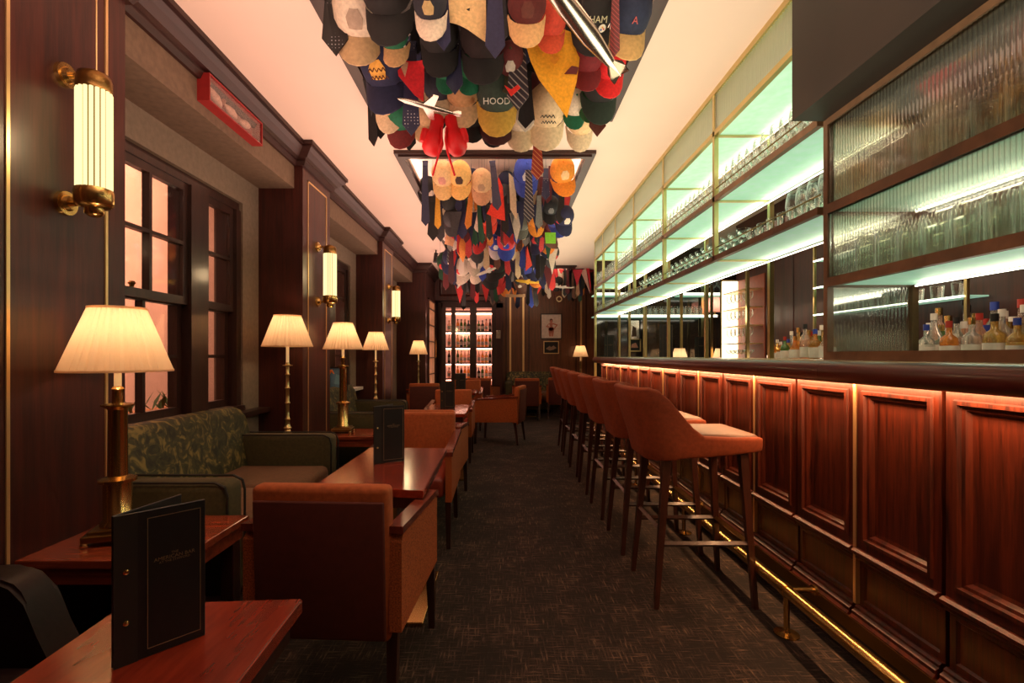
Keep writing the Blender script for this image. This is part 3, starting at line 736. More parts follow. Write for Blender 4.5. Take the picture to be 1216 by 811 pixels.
table('low distant table before the far green sofa', [(.1, 9.55), (.75, 9.55), (.75, 9.9), (.1, 9.9)], .45)

# ------------------------------------------------------------------ menus
def menu(label, loc, rz, w_=.185, h_=.28, open_=38, text=True):
    t = thing('menu', label, 'menu', loc, rz)
    # front cover: faces -Y, spine at x=0; spine strip then leaf
    bm = B(); box(bm, 0, w_, -.004, 0, 0, h_, .0012, 1); c = obj('front_cover', bm, 'menu', t)
    x0, x1, z0, z1 = .048, w_-.008, .014, h_-.014
    bm = B(); e = .0012
    box(bm, x0, x1, -.0046, -.004, z0, z0+e); box(bm, x0, x1, -.0046, -.004, z1-e, z1); box(bm, x0, x0+e, -.0046, -.004, z0, z1); box(bm, x1-e, x1, -.0046, -.004, z0, z1); obj('gilt_border', bm, 'menuline', c)
    obj('spine_strip', boxm(.0, .034, -.0055, -.004, 0, h_), pm('menu_spine', (.02, .017, .014), .5), c)
    bm = B()
    for z in (h_*.28, h_*.62): lathe(bm, [(0, 0), (.0045, .0), (.0045, .0015), (.002, .003), (0, .003)], 12, (0, 0, 0)); [setattr(v, 'co', Vector((.017+v.co.x, -.0055-v.co.z, z+v.co.y))) for v in bm.verts if v.co.z >= -.001 and abs(v.co.x) < .0046 and abs(v.co.y) < .0046 and v.co.y > -.0046 and not v.tag]; [setattr(v, 'tag', True) for v in bm.verts]
    obj('binding_screw', bm, 'brass', c, True)
    if text:
        for s_, z, sz in (('THE', .672, .0062), ('AMERICAN BAR', .645, .0092), ('AT THE STAFFORD', .620, .0058)):
            o = inst('lettering', text_mesh(s_, sz), c, ((x0+x1)/2, -.0045, h_*z)); o.rotation_euler = (PI/2, 0, 0)
    bm = B(); box(bm, 0, w_, 0, .004, 0, h_, .0012, 1); bc = obj('back_cover', bm, 'menu', t); bc.rotation_euler = (0, 0, rzf(open_)); bc.location = (0, .001, 0)
    return t
def menu_px(label, xl, xr, yb, z, Yl, hz, open_=38, Yr=None, text=True):
    Yr = Yr or Yl; a = Vector(((xl-VX)*Yl/F, Yl)); b = Vector(((xr-VX)*Yr/F, Yr)); d = b-a
    return menu(label, (a.x, a.y, z+.0005), math.atan2(d.y, d.x), d.length, hz, open_, text)
menu_px('open black menu with gilt title standing on the nearest table', 134, 243, 0, TZ, .84, .262, 30, .945)
menu_px('black menu standing on the second table', 444, 480, 0, TZ, 2.42, .285, 35, 2.50)
menu_px('black menu standing on the third table', 523, 540, 0, TZ, 5.0, .27, 35)
menu_px('small dark menu standing on the distant table by the cabinet', 541, 553, 0, TZ, 7.2, .27, 35)

# ------------------------------------------------------------------ bar counter
bar = thing('bar_counter', 'long mahogany bar counter with leather nosing and lit panels', 'bar', (0, 0, 0))
BY0, BY1, XF = .25, 6.9, 1.37
obj('counter_top', boxm(1.30, 2.0, BY0, BY1, 1.10, 1.178, .004), 'bartop', bar)
bm = B(); pr = [(1.30, 1.176), (1.275, 1.176), (1.258, 1.165), (1.250, 1.145), (1.250, 1.122), (1.258, 1.104), (1.275, 1.095), (1.34, 1.095), (1.34, 1.10), (1.30, 1.11)]
cuts = [BY0, 1.95, 4.4, BY1]
for y0, y1 in zip(cuts, cuts[1:]):
    bm = B(); prism(bm, pr, y0+.0008, y1-.0008, lambda u, v, d: (u, d, v)); obj('nosing', bm, 'nose', bar, True)
obj('carcass', boxm(XF+.035, 1.95, BY0, BY1, 0, 1.10), 'leg', bar)
obj('light_strip', boxm(1.352, 1.366, BY0, BY1, 1.0935, 1.0995), 'ledwarm', bar)
def fbar(u, v, d): return (XF+d, u, v)
ends = [1.9+.383*k for k in range(-4, 14)]
for i, (y0, y1) in enumerate(zip(ends, ends[1:])):
    y1 = min(y1, BY1)
    if y1-y0 < .1: continue
    bm = B()
    nested(bm, y0+.012, y1-.003, .455, 1.094, [(0, .036), (0, 0), (.028, 0), (.032, -.008), (.044, -.008), (.048, .004), (.058, .006), (.066, .020), (.078, .022)], fbar)
    obj('front_panel', bm, 'mahog', bar)
    bm = B(); pr = [(0.036, .455), (-.012, .455), (-.022, .447), (-.022, .437), (-.006, .425), (-.006, .415), (.0, .41), (0.036, .41)]
    prism(bm, pr, y0+.012, y1-.003, lambda u, v, d: (XF+u, d, v)); obj('lower_moulding', bm, 'mahog', bar)
    bm = B(); nested(bm, y0+.012, y1-.003, .235, .41, [(0, .036), (0, .012), (.02, .012), (.026, .02)], fbar); obj('base_panel', bm, 'mahog', bar)
    bm = B(); pr = [(0.036, .235), (.0, .235), (-.008, .228), (-.008, .22), (-.02, .212), (-.02, .20), (-.028, .19), (-.028, .185), (.036, .185)]
    prism(bm, pr, y0+.012, y1-.003, lambda u, v, d: (XF+u, d, v)); obj('base_moulding', bm, 'mahog', bar)
for k in range(-2, 7):
    y = 1.9+.766*k
    if y < BY0 or y > BY1: continue
    obj('brass_strip', boxm(XF-.004, XF+.03, y-.003, y+.012, .235, 1.094), 'inlay', bar)
obj('kick_plate', boxm(XF-.03, XF+.036, BY0, BY1, .13, .185), 'brassd', bar)
obj('kick_board', boxm(XF+.02, XF+.036, BY0, BY1, 0, .13), 'leg', bar)
obj('end_panel', boxm(XF+.036, 1.95, BY1, BY1+.02, 0, 1.10), 'mahog', bar)
bm = B(); cyl(bm, (1.21, BY0, .192), (1.21, BY1-.1, .192), .024, n=16); obj('foot_rail', bm, 'brass', bar, True)
for y in (.9, 2.1, 3.3, 4.5, 5.7):
    bm = B(); lathe(bm, [(0, 0), (.05, 0), (.05, .006), (.016, .012), (.012, .02), (.012, .17)], 18, (1.215, y, 0)); cyl(bm, (1.215, y, .19), (XF-.03, y, .19), .011, n=10); cyl(bm, (XF-.042, y, .19), (XF-.03, y, .19), .022, n=12); cyl(bm, (1.21, y-.02, .192), (1.21, y+.02, .192), .028, n=14)
    obj('rail_bracket', bm, 'brass', bar, True)
l = lamp('bar_front_glow', 'AREA', (1.33, 3.6, 1.088), 44, (1, .50, .22), .02, size_y=6.4, rot=(0, rzf(-12), 0)); 

# ------------------------------------------------------------------ bar stools (local: faces +X)
def make_stool(label):
    t = thing('bar_stool', label, 'stool', (0, 0, 0))
    # shell: U path in plan, back at -x
    bm = B(); path = []
    a, b_, r = .24, .215, .10
    path.append((.255, b_-.012)); path.append((.12, b_))
    for k in range(5): path.append((-.02-.0375*k, b_))
    for k in range(1, 5): an = PI/2+k*PI/8; path.append((-.17+r*math.cos(an)*.9, b_-r+r*math.sin(an)))
    half = path; path = half+[(-.26, .05), (-.26, -.05)]+[(x, -y) for x, y in half[::-1]]
    def top(x):
        if x > .0: return .815
        tt = min(1, (-x)/.20); tt = tt*tt*(3-2*tt); return .815+.235*tt
    rows = []
    for (x, y) in path:
        zt_ = top(x); row = []
        for k in range(6):
            zb_ = .700+.06*(x+.26)/.5; f = k/5; z = zb_+(zt_-zb_)*f; ins_ = 1-.07*(1-f)**3; lean = max(0, z-.80)*.26
            row.append(bm.verts.new(((x+.03*(1-f)**3 if x < -.15 else x)-lean*(1 if x < -.05 else .2), y*(1+.10*max(0, z-.8))*ins_, z)))
        rows.append(row)
    for p_, q in zip(rows, rows[1:]):
        for k in range(5): face(bm, (p_[k], q[k], q[k+1], p_[k+1]))
    sh = obj('backrest', bm, 'suedeb', t, True)
    m = sh.modifiers.new('thickness', 'SOLIDIFY'); m.thickness = .038; m.offset = 1 
    m = sh.modifiers.new('round', 'BEVEL'); m.width = .012; m.segments = 2; m.limit_method = 'ANGLE'; m.angle_limit = rzf(60)
    bm = B(); box(bm, -.22, .235, -.195, .195, .748, .765); obj('seat_base', bm, 'suedeb', t)
    bm = B(); box(bm, -.235, .266, -.198, .198, .765, .822, .026, 4); 
    obj('seat', bm, 'seatleather', t, True)
    for sy in (-1, 1):
        bm = B(); cyl(bm, (-.17, sy*.17, .75), (-.235, sy*.205, 0), .027, .016, 4); obj('leg', bm, 'stoolleg', t)
        bm = B(); cyl(bm, (.19, sy*.17, .75), (.235, sy*.205, 0), .027, .016, 4); obj('leg', bm, 'stoolleg', t)
        bm = B(); cyl(bm, (-.21, sy*.19, .30), (.217, sy*.19, .30), .013, n=4); obj('stretcher', bm, 'stoolleg', t)
    bm = B(); cyl(bm, (-.203, -.19, .36), (-.203, .19, .36), .013, n=4); obj('stretcher', bm, 'stoolleg', t)
    bm = B(); cyl(bm, (.217, -.19, .30), (.217, .19, .30), .014, n=4); obj('footrest', bm, 'brassd', t)
    return t
STY = [2.52, 3.14, 3.77, 4.41, 5.03, 5.65, 6.27]
st0 = make_stool('bar stool nearest the camera, orange suede with brown seat')
st0.location = (.955, STY[0], 0); st0['group'] = 'bar stools along the counter'
for k in range(1, 7):
    dup(st0, (.945+random.uniform(-.01, .01), STY[k], 0), random.uniform(-.04, .04), ['', 'second orange suede bar stool from the camera', 'third orange suede bar stool from the camera', 'fourth orange bar stool from the camera', 'third orange bar stool from the far end', 'second orange bar stool from the far end', 'farthest orange bar stool in the row'][k], 'bar stools along the counter')

# ------------------------------------------------------------------ gantry over the bar
GX0, GX1 = 1.36, 1.715
GYS = [2.10, 3.14, 4.14, 5.09, 5.92, 6.68, 7.26]
gan = thing('brass_gantry', 'long brass shelving gantry hanging over the bar with lit glass shelves', 'shelving', (0, 0, 0))
q = .014
for i, y in enumerate(GYS[1:]):
    obj('post', boxm(GX0-q, GX0+q, y-q, y+q, 1.81 if i < 5 else 1.179, H), 'dullbrass', gan)
    obj('post', boxm(GX1-q, GX1+q, y-q, y+q, 1.179, H), 'dullbrass', gan)
GZ = [(2.625, False), (2.205, True), (1.825, True)]
for x in (GX0, GX1):
    obj('top_rail', boxm(x-q*1.3, x+q*1.3, GYS[0]-.03, GYS[-1], H-.035, H), 'dullbrass', gan)
    for z, g in GZ: obj('long_rail', boxm(x-q, x+q, GYS[0], GYS[-1], z-.02, z+.012), 'dullbrass' if z > 2.5 else 'bronze', gan)
    for z, g in GZ[1:]:
        if x == GX0: bm = B(); cyl(bm, (x, GYS[0], z+.065), (x, GYS[-1], z+.065), .004, n=6); obj('gallery_rail', bm, 'brassd', gan)
for z, g in GZ:
    for y in GYS: obj('cross_rail', boxm(GX0+q, GX1-q, y-.011, y+.011, z-.022, z+.002), 'dullbrass', gan)
    for y0, y1 in zip(GYS, GYS[1:]):
        obj('glass_shelf', boxm(GX0+q, GX1-q, y0+.012, y1-.012, z-.012, z), 'mint', gan)
    obj('light_strip', boxm(GX1-q-.005, GX1-q, GYS[0], GYS[-1], z-.028, z-.022), 'led', gan)
    lamp('shelf_glow', 'AREA', (GX1-.03, (GYS[0]+GYS[-1])/2, z-.045), 3.0, (1, .92, .66), .012, size_y=5.1, rot=(0, rzf(118), 0))
def fluted_panel(name, parent, u0, u1, z0, z1, fn, pitch=.0150, th=.006, mat='fluted'):
    bm = B(); n = max(2, int((u1-u0)/pitch)); p_ = (u1-u0)/n; pts = []
    for k in range(n):
        for j, (a, h) in enumerate(((0, 0), (.18, .55), (.5, 1), (.82, .55))): pts.append((u0+(k+a)*p_, -h*pitch*.42))
    pts.append((u1, 0)); 
    fr = [[bm.verts.new(fn(u, d, z)) for u, d in pts] for z in (z0, z1)]
    bk = [[bm.verts.new(fn(u, th, z)) for u in (u0, u1)] for z in (z0, z1)]
    for k in range(len(pts)-1):
        f = face(bm, (fr[0][k], fr[0][k+1], fr[1][k+1], fr[1][k]))
        if f: f.smooth = True
    face(bm, (bk[0][0], bk[1][0], bk[1][1], bk[0][1])); face(bm, (bk[0][0], fr[0][0], fr[1][0], bk[1][0])); face(bm, (bk[0][1], bk[1][1], fr[1][-1], fr[0][-1]))
    face(bm, fr[1]+[bk[1][1], bk[1][0]]); face(bm, (fr[0][::-1])+[bk[0][0], bk[0][1]])
    return obj(name, bm, mat, parent)
for y0, y1 in zip(GYS, GYS[1:]): fluted_panel('fluted_glass', gan, y0+q, y1-q, 2.64, H-.04, lambda u, d, z: (GX0-.004+d, u, z), .022, .005, 'fluted_pale')

# ------------------------------------------------------------------ dark bulkhead and fluted glass cabinet
struct('trim_21', boxm(1.215, 1.80, .1, 2.06, 2.187, H), 'bulk')
fc = thing('glass_cabinet', 'fluted glass bar cabinet in a bronze frame at the right', 'cabinet', (0, 0, 0))
CY0, CY1 = .45, 2.062
def frame_piece(n_, *a): obj(n_, boxm(*a), 'bronze', fc)
for x in (GX0, GX1):
    frame_piece('post', x-.012, x+.014, CY1-.026, CY1, 1.179, 2.186)
    frame_piece('sill', x-.014, x+.014, CY0, CY1-.026, 1.179, 1.215)
for (za, zb) in ((1.790, 1.828), (1.485, 1.522)):
    for x in (GX0, GX1): frame_piece('rail', x-.014, x+.012, CY0, CY1-.026, za, zb)
    frame_piece('rail', GX0+.014, GX1-.012, CY1-.024, CY1, za, zb)
    obj('glass_shelf', boxm(GX0+.013, GX1-.013, CY0, CY1-.027, za+.008, za+.022), 'mint', fc)
    obj('light_strip', boxm(GX1-.022, GX1-.016, CY0, CY1-.05, za-.002, za+.004), 'led', fc)
    lamp('cabinet_glow', 'AREA', (GX1-.045, 1.25, za-.02), 1.1, (1, .92, .70), .012, size_y=1.4, rot=(0, rzf(118), 0))
frame_piece('rail', GX0-.014, GX0+.012, CY0, CY1-.026, 2.16, 2.186); frame_piece('rail', GX1-.014, GX1+.012, CY0, CY1-.026, 2.16, 2.186)
lamp('cabinet_glow', 'AREA', (1.55, 1.3, 2.16), .25, (1, .88, .66), .2, size_y=1.3)
for (za, zb) in ((1.828, 2.16), (1.522, 1.79)):
    fluted_panel('fluted_glass', fc, CY0, CY1-.027, za, zb, lambda u, d, z: (GX0-.002+d, u, z))
for (za, zb) in ((1.828, 2.186), (1.522, 1.79), (1.215, 1.485)):
    fluted_panel('fluted_glass', fc, GX0+.015, GX1-.014, za, zb, lambda u, d, z: (u, CY1-.012+d, z))

# ------------------------------------------------------------------ glassware
def glass_mesh(kind):
    bm = B(); t = .0012
    if kind == 'wine': pr = [(0, 0), (.034, 0), (.034, .002), (.005, .008), (.0035, .02), (.0035, .085), (.012, .095), (.034, .12), (.040, .15), (.036, .185), (.031, .205)]
    if kind == 'flute': pr = [(0, 0), (.03, 0), (.03, .002), (.004, .008), (.0035, .09), (.014, .11), (.022, .15), (.021, .22)]
    if kind == 'coupe': pr = [(0, 0), (.034, 0), (.034, .002), (.004, .008), (.0035, .09), (.02, .10), (.045, .125), (.049, .15)]
    if kind == 'tumbler': pr = [(0, 0.004), (.030, .0), (.033, .01), (.040, .095)]
    if kind == 'highball': pr = [(0, 0.004), (.028, .0), (.029, .01), (.033, .15)]
    n = 14; lathe(bm, pr, n, close=False)
    r, z = pr[-1]; lathe(bm, [(r, z), (r-.002, z+.001), (r-.002, z-.003)], n, close=False)
    o = obj('g', bm, 'glass', None, True); me = o.data; me.name = kind; bpy.data.objects.remove(o); return me
GM = {k: glass_mesh(k) for k in ('wine', 'flute', 'coupe', 'tumbler', 'highball')}
def glass(kind, loc, label, group, s=1.0, mat=None):
    o = inst({'wine': 'wine_glass', 'flute': 'champagne_flute', 'coupe': 'coupe_glass', 'tumbler': 'tumbler', 'highball': 'highball_glass'}[kind], GM[kind], None, loc, mat)
    o.scale = (s,)*3; return tag(o, label, 'glass', group)
def nth(k):
    tens = ['', '', 'twenty', 'thirty', 'forty', 'fifty', 'sixty', 'seventy', 'eighty', 'ninety']
    if k < 30: return ORD[k]
    k += 1
    return (tens[k//10]+'-'+ORD[k % 10-1]) if k % 10 else tens[k//10][:-1]+'ieth'
def row_glasses(kind, z, ys, xs, label, group, s=1.0):
    for r_, x in enumerate(xs):
        rn_ = {2: ('front', 'back'), 3: ('front', 'middle', 'back'), 1: ('only',)}[len(xs)][r_]; k = 0
        for y in ys:
            if any(abs(y-g) < .03 for g in GYS): continue
            glass(kind, (x, y+random.uniform(-.004, .004), z), '%s, %s row, %s from the near end' % (label, rn_, nth(k)), group, s*random.uniform(.98, 1.02)); k += 1
def fr(a, b, st):
    out = []
    while a < b: out.append(a); a += st
    return out
row_glasses('wine', 2.2055, fr(2.2, 4.1, .086), (1.42, 1.51, 1.60), 'wine glass on the upper brass shelf', 'wine glasses on the upper brass shelf', .92)
row_glasses('flute', 2.2055, fr(4.2, 7.4, .08), (1.42, 1.52), 'flute on the upper brass shelf', 'flutes on the upper brass shelf', .95)
row_glasses('coupe', 1.8255, fr(2.9, 5.1, .104), (1.42, 1.53, 1.64), 'coupe on the lower brass shelf', 'coupes on the lower brass shelf', .82)
row_glasses('tumbler', 1.8255, fr(5.2, 7.4, .09), (1.42, 1.52, 1.62), 'tumbler on the lower brass shelf', 'tumblers on the lower brass shelf')
for k in range(7): glass('wine', (1.66-.0*k, 2.20+.095*k, 1.8255), 'large wine glass, %s of seven counted from the fluted cabinet' % ORD[k], 'large wine glasses beside the cabinet', 1.45)
for k in range(7): glass('tumbler', (1.43, 2.18+.1*k, 1.8255), 'short tumbler before the large wine glasses, %s from the cabinet' % ORD[k], 'tumblers before the large wine glasses')
for k in range(13):
    for x in (1.455, 1.60):
        rw_ = 'front' if x < 1.5 else 'back'
        glass('highball', (x, 1.985-.102*k, 1.8128), 'tall glass behind fluted glass, upper cabinet shelf, %s row, %s from the far end' % (rw_, ORD[k]), 'glasses on the upper cabinet shelf', 1.08, 'thickglass')
        glass('highball', (x, 1.965-.106*k, 1.5078), 'tall glass behind fluted glass, lower cabinet shelf, %s row, %s from the far end' % (rw_, ORD[k]), 'glasses on the lower cabinet shelf', 1.12, 'thickglass')

# ------------------------------------------------------------------ back bar
struct('wall_right', boxm(3.05, 3.15, -1.2, 6.42, 0, H), 'panel')
struct('wall_right.001', boxm(4.3, 4.4, 6.42, 7.9, 0, H), 'panel')
struct('wall_bar_end', boxm(GX0+.09, 4.3, 7.75, 7.85, 0, H), 'mirror')
struct('wall_right.002', boxm(2.5, 2.6, 7.85, YB, 0, H), 'brownpanel')
for y in (3.25, 4.62, 5.15, 5.62): obj('panel_joint', boxm(3.044, 3.052, y-.004, y+.004, 1.1, 2.6), 'leg', bpy.data.objects['wall_right'])
bc = thing('back_counter', 'dark back counter along the wall behind the bar', 'counter', (2.62, 0, 0))
obj('worktop', boxm(0, .42, .3, 6.4, 1.08, 1.12, .004), 'leg', bc); obj('body', boxm(.03, .42, .3, 6.4, 0, 1.08), 'leg', bc)
obj('light_strip', boxm(.395, .42, 2.4, 5.6, 1.121, 1.20), emis('back_counter_led', (1, .72, .5), 2.2), bc)
# stemware niche
ni = thing('glass_niche', 'lit brass niche of stemware shelves behind the bar', 'shelving', (3.05, 5.70, 1.12))
bm = B(); box(bm, -.22, -.19, -.01, .03, 0, 1.06); box(bm, -.22, -.19, .66, .70, 0, 1.06); box(bm, -.22, 0, .67, .70, 0, 1.06); obj('brass_frame', bm, 'dullbrass', ni)
obj('side_light', boxm(-.21, -.01, .645, .665, 0, 1.04), emis('niche_glow', (1, .83, .55), 3.0), ni)
obj('back_panel', boxm(-.012, -.002, .0, .66, 0, 1.04), pm('niche_back', (.30, .06, .03), .5), ni)
for k in range(5): obj('shelf', boxm(-.21, -.012, .03, .645, .0+.215*k, .010+.215*k), 'inlay', ni)
nlamp = lamp('niche_light', 'POINT', (2.70, 6.0, 1.7), 2.0, (1, .8, .55), .1)
for k in range(4):
    for j in range(6):
        for x in (2.90,): glass('wine' if k else 'coupe', (x, 5.76+.105*j, 1.12+.0105+.215*k), '%s glass, %s row up in the lit brass niche, %s from the right' % ('wine' if k else 'coupe', ORD[k], ORD[j]), 'stemware in the niche, row %d' % (k+1), .9)
# far lit shelf unit behind the bar (right of the dark panel)
un = thing('back_shelf_unit', 'narrow brass shelf unit on the back wall behind the bar', 'shelving', (3.05, 4.55, 1.12))
for a_ in (0, -1.5): obj('post', boxm(-.16, -.14, a_, a_+.02, 0, 1.1), 'dullbrass', un)
for k in range(3):
    obj('shelf', boxm(-.16, -.002, -1.48, 0, .45+.25*k, .46+.25*k), 'mint', un); obj('light_strip', boxm(-.17, -.16, -1.48, 0, .447+.25*k, .457+.25*k), 'led', un)
    for j in range(8): glass('tumbler', (2.98, 3.2+.16*j, 1.12+.4605+.25*k), 'tumbler on the %s shelf of the narrow back unit, %s from the right' % (ORD[k], ORD[j]), 'tumblers on the back unit, shelf %d' % (k+1))
# bottles on the back counter
n = 0
cols = ['clear', 'clear', 'green', 'amber', 'clear', 'pink', 'clear', 'pink', 'clear', 'gold', 'clear', 'clear', 'gold', 'pink', 'clear']
caps = ['blue', 'white', 'gold', 'red', 'black', 'white', 'gold', 'red', 'blue', 'black', 'white', 'gold']
kinds = ['wine', 'square', 'squat']
for j, px in enumerate(range(1100, 1232, 9)):
    x = 2.80+.05*((j*7) % 3-1); Y = x*F/(px-VX)
    bottle((x, Y, 1.1205), kinds[(j*5+1) % 3], cols[j % 15], caps[j % 12], '%s bottle with %s cap, %s from the left in the right-hand group' % (cols[j % 15], caps[j % 12], ORD[j]), 1.02+.12*((j*3) % 4)/3)
cols2 = ['amber', 'gold', 'amber', 'green', 'gold', 'clear', 'amber', 'gold', 'amber', 'clear']
for j, px in enumerate([918, 923, 927, 932, 936, 940, 944, 948, 952, 956, 960, 964, 968, 972, 976, 981, 986]):
    x = 2.86+.05*((j*7) % 3-1); Y = x*F/(px-VX)
    bottle((x, Y, 1.1205), kinds[(j*4+j//3) % 3], cols2[j % 10], caps[(j*5) % 12], '%s bottle with %s cap, %s from the left in the backlit far group' % (cols2[j % 10], caps[(j*5) % 12], ORD[j]), .8+.35*min(1, j/9)+.05*(j % 2))
for j, px in enumerate(range(1104, 1228, 11)):
    x = 2.96; Y = x*F/(px-VX)
    bottle((x, Y, 1.1205), kinds[(j*7+2) % 3], cols[(j*4+3) % 15], caps[(j*5+1) % 12], '%s bottle with %s cap in the rear row, %s from the left, right-hand group' % (cols[(j*4+3) % 15], caps[(j*5+1) % 12], ORD[j]), 1.2+.1*((j*5) % 3)/2)
lamp('back_counter_glow', 'AREA', (2.70, 3.1, 1.75), 3.0, (1, .74, .5), .2, size_y=1.6)
lamp('back_counter_glow', 'AREA', (2.72, 4.9, 1.75), 2.2, (1, .62, .34), .2, size_y=1.0)
lamp('bar_well_light', 'AREA', (2.2, 3.6, 2.88), 16, (1, .72, .48), .5, size_y=5)

# end of the bar: shelves wrapping round, posts, menus, modelled picture reflections, lamp
en = thing('end_shelving', 'brass posts and lit glass shelves across the far end of the bar', 'shelving', (0, 7.30, 0))
for px, yy in ((707, .0), (735, .0), (765, -.0), (809, 0), (834, .4), (845, .0), (879, .0)):
    x = (px-VX)*(7.30+yy)/F; obj('post', boxm(x-.018, x+.018, yy-.015, yy+.015, .0 if yy < .1 else 1.0, 2.25), 'dullbrass', en)
xe = (879-VX)*7.3/F
for z, xa, xb in ((1.80, 1.38, (852-VX)*7.3/F), (2.13, (812-VX)*7.3/F, xe), (2.13, 1.38, (750-VX)*7.3/F)):
    obj('shelf', boxm(xa, xb, .016, .40, z-.015, z), 'mint', en)
    obj('shelf_edge', boxm(xa, xb, -.0, .015, z-.03, z+.005), emis('lit_shelf_edge', (1, .93, .72), 2.2), en)
i_ = 0
for i_, x in enumerate(fr(1.46, 3.0, .088)): glass('tumbler', (x, 7.38, 1.8005), 'tumbler in the row on the shelf at the far bar end, %s from the left' % ORD[i_], 'tumblers at the far end of the bar', 1.1)
for i_, x in enumerate(fr(1.50, 3.0, .088)): glass('highball', (x, 7.52, 1.8005), 'highball glass on the shelf at the far bar end, %s from the left' % ORD[i_], 'highballs at the far end of the bar', 1.0)
for i_, x in enumerate(fr(2.75, 3.48, .09)): glass('wine', (x, 7.45, 2.1305), 'wine glass on the high right shelf at the far bar end, %s from the left' % ORD[i_], 'wine glasses high at the far end', 1)
for i_, x in enumerate(fr(1.45, 1.88, .08)): glass('flute', (x, 7.45, 2.1305), 'flute on the high left shelf at the far bar end, %s from the left' % ORD[i_], 'flutes high at the far end', 1)
for i_, x in enumerate(fr(1.45, 1.9, .09)):
    glass('highball', (x, 7.62, 1.8005), 'tall glass at the left end of the far shelf, %s from the left' % ORD[i_], 'tall glasses at the left of the far shelf', 1.5)
t = thing('pink_lamp', 'pink shaded lamp on the right of the far bar shelf', 'lamp', ((853-VX)*7.3/F, 7.42, 1.80))
bm = B(); lathe(bm, [(.06, 0), (.06, .01), (.012, .02), (.012, .08)], 14); obj('stem', bm, 'dullbrass', t, True)
bm = B(); lathe(bm, [(.12, .06), (.085, .27)], 28, close=False); obj('lamp_shade', bm, 'pinkshade', t, True)
l = lamp('lamp_light', 'POINT', (0, 0, .16), 1.6, (1, .7, .5), .03); l.parent = t
bm = B(); box(bm, 0, 0.3, 0, .3, 0, .018); 
ex = thing('end_counter', 'dark counter across the far end behind the bar', 'counter', (1.4, 7.0, 0))
obj('worktop', boxm(.02, 2.6, .0, .25, 1.05, 1.10, .004), 'leg', ex); obj('body', boxm(.62, 2.6, .02, .24, 0, 1.05), 'leg', ex)
for px0, px1, pt, lb in ((783, 799, 385, 'tallest black menu standing on the far end counter'), (825, 837, 400, 'narrow black menu to the right of the tallest one'), (717.5, 729, 398, 'black menu on the far left behind the bar end')):
    Y = 7.12; z0 = 1.1005; hz = EYE+(VY-pt)*Y/F-z0
    menu_px(lb, px0, px1, 0, z0, Y, hz, 20, text=True)
for px, lb in ((807, 'small cream lampshade at the far end, between the black menus'), (856, 'small cream lampshade at the far end, right of the menus')):
    p = at(px, 418, 7.2); t = thing('small_lamp', lb, 'lamp', (p.x, 7.2, 1.1005))
    bm = B(); lathe(bm, [(.04, 0), (.04, .01), (.008, .015), (.008, .06)], 12); obj('stem', bm, 'dullbrass', t, True)
    bm = B(); lathe(bm, [(.12, .03), (.075, .20)], 28, close=False); obj('lamp_shade', bm, 'shade', t, True)
    l = lamp('lamp_light', 'POINT', (0, 0, .1), .8, (1, .7, .45), .02); l.parent = t
p = at(753, 392, 7.74); picture('framed_print', 'modelled reflection of a narrow pale print, dark far wall behind the bar', p.x, 7.748, p.z, .2, .34, 'y', M['black'], M['silver'], [([(-.2, -.3), (.2, -.3), (.15, .1), (-.1, .2)], brn)])  # frame modelled on the wall to stand in for a mirrored picture
p = at(753.5, 410, 7.74); picture('framed_print', 'modelled reflection of a small dark print, low on the far wall behind the bar', p.x, 7.748, p.z, .2, .2, 'y', M['inlay'], M['black'], [([(-.3, -.2), (.3, -.2), (.1, .2), (-.2, .1)], skin)])  # lower frame, also modelled in place of a reflection

# ------------------------------------------------------------------ bay two and three dressing
bm = B(); fl = thing('flamingo_ornament', 'orange bird ornament on the window ledge behind the second lamp', 'ornament', (-1.93, 5.2, .781))
lathe(bm, [(0, .10), (.05, .12), (.07, .16), (.05, .2), (0, .21)], 12); o = obj('body', bm, cloth((.75, .22, .03)), fl, True)
bm = B(); cyl(bm, (0, .02, 0), (0, .02, .12), .005); cyl(bm, (0, -.02, 0), (0, -.02, .12), .005); obj('legs', bm, cloth((.6, .2, .05)), fl)
bm = B(); cyl(bm, (.04, 0, .17), (.09, 0, .26), .014, .01); cyl(bm, (.09, 0, .26), (.12, 0, .22), .014, .004); obj('neck', bm, cloth((.75, .22, .03)), fl, True)
p = at(411, 438, 5.55); o = picture('framed_print', 'small blue picture propped behind the second lamp', -1.90, 5.6, .93, .22, .28, 'y', M['black'], cloth((.08, .2, .28)), [([(-.2, -.2), (.2, -.25), (.2, .1), (-.1, .2)], cloth((.12, .32, .4)))])
for k, (y, z, w_, h_, lb) in enumerate(((7.75, 1.42, .42, .62, 'black framed print on the left wall between third and fourth pilasters'), (8.55, 1.55, .25, .5, 'narrow framed print furthest along the left wall'), (7.7, 2.1, .5, .5, 'dark framed picture high above the pale print'))):
    picture('framed_print', lb, XG+.004, y, z, w_, h_, 'x', M['black'], M['white'] if k < 2 else M['brownpanel'], [([(-.15, -.2), (.15, -.2), (.18, .1), (0, .25), (-.15, .1)], brn)])
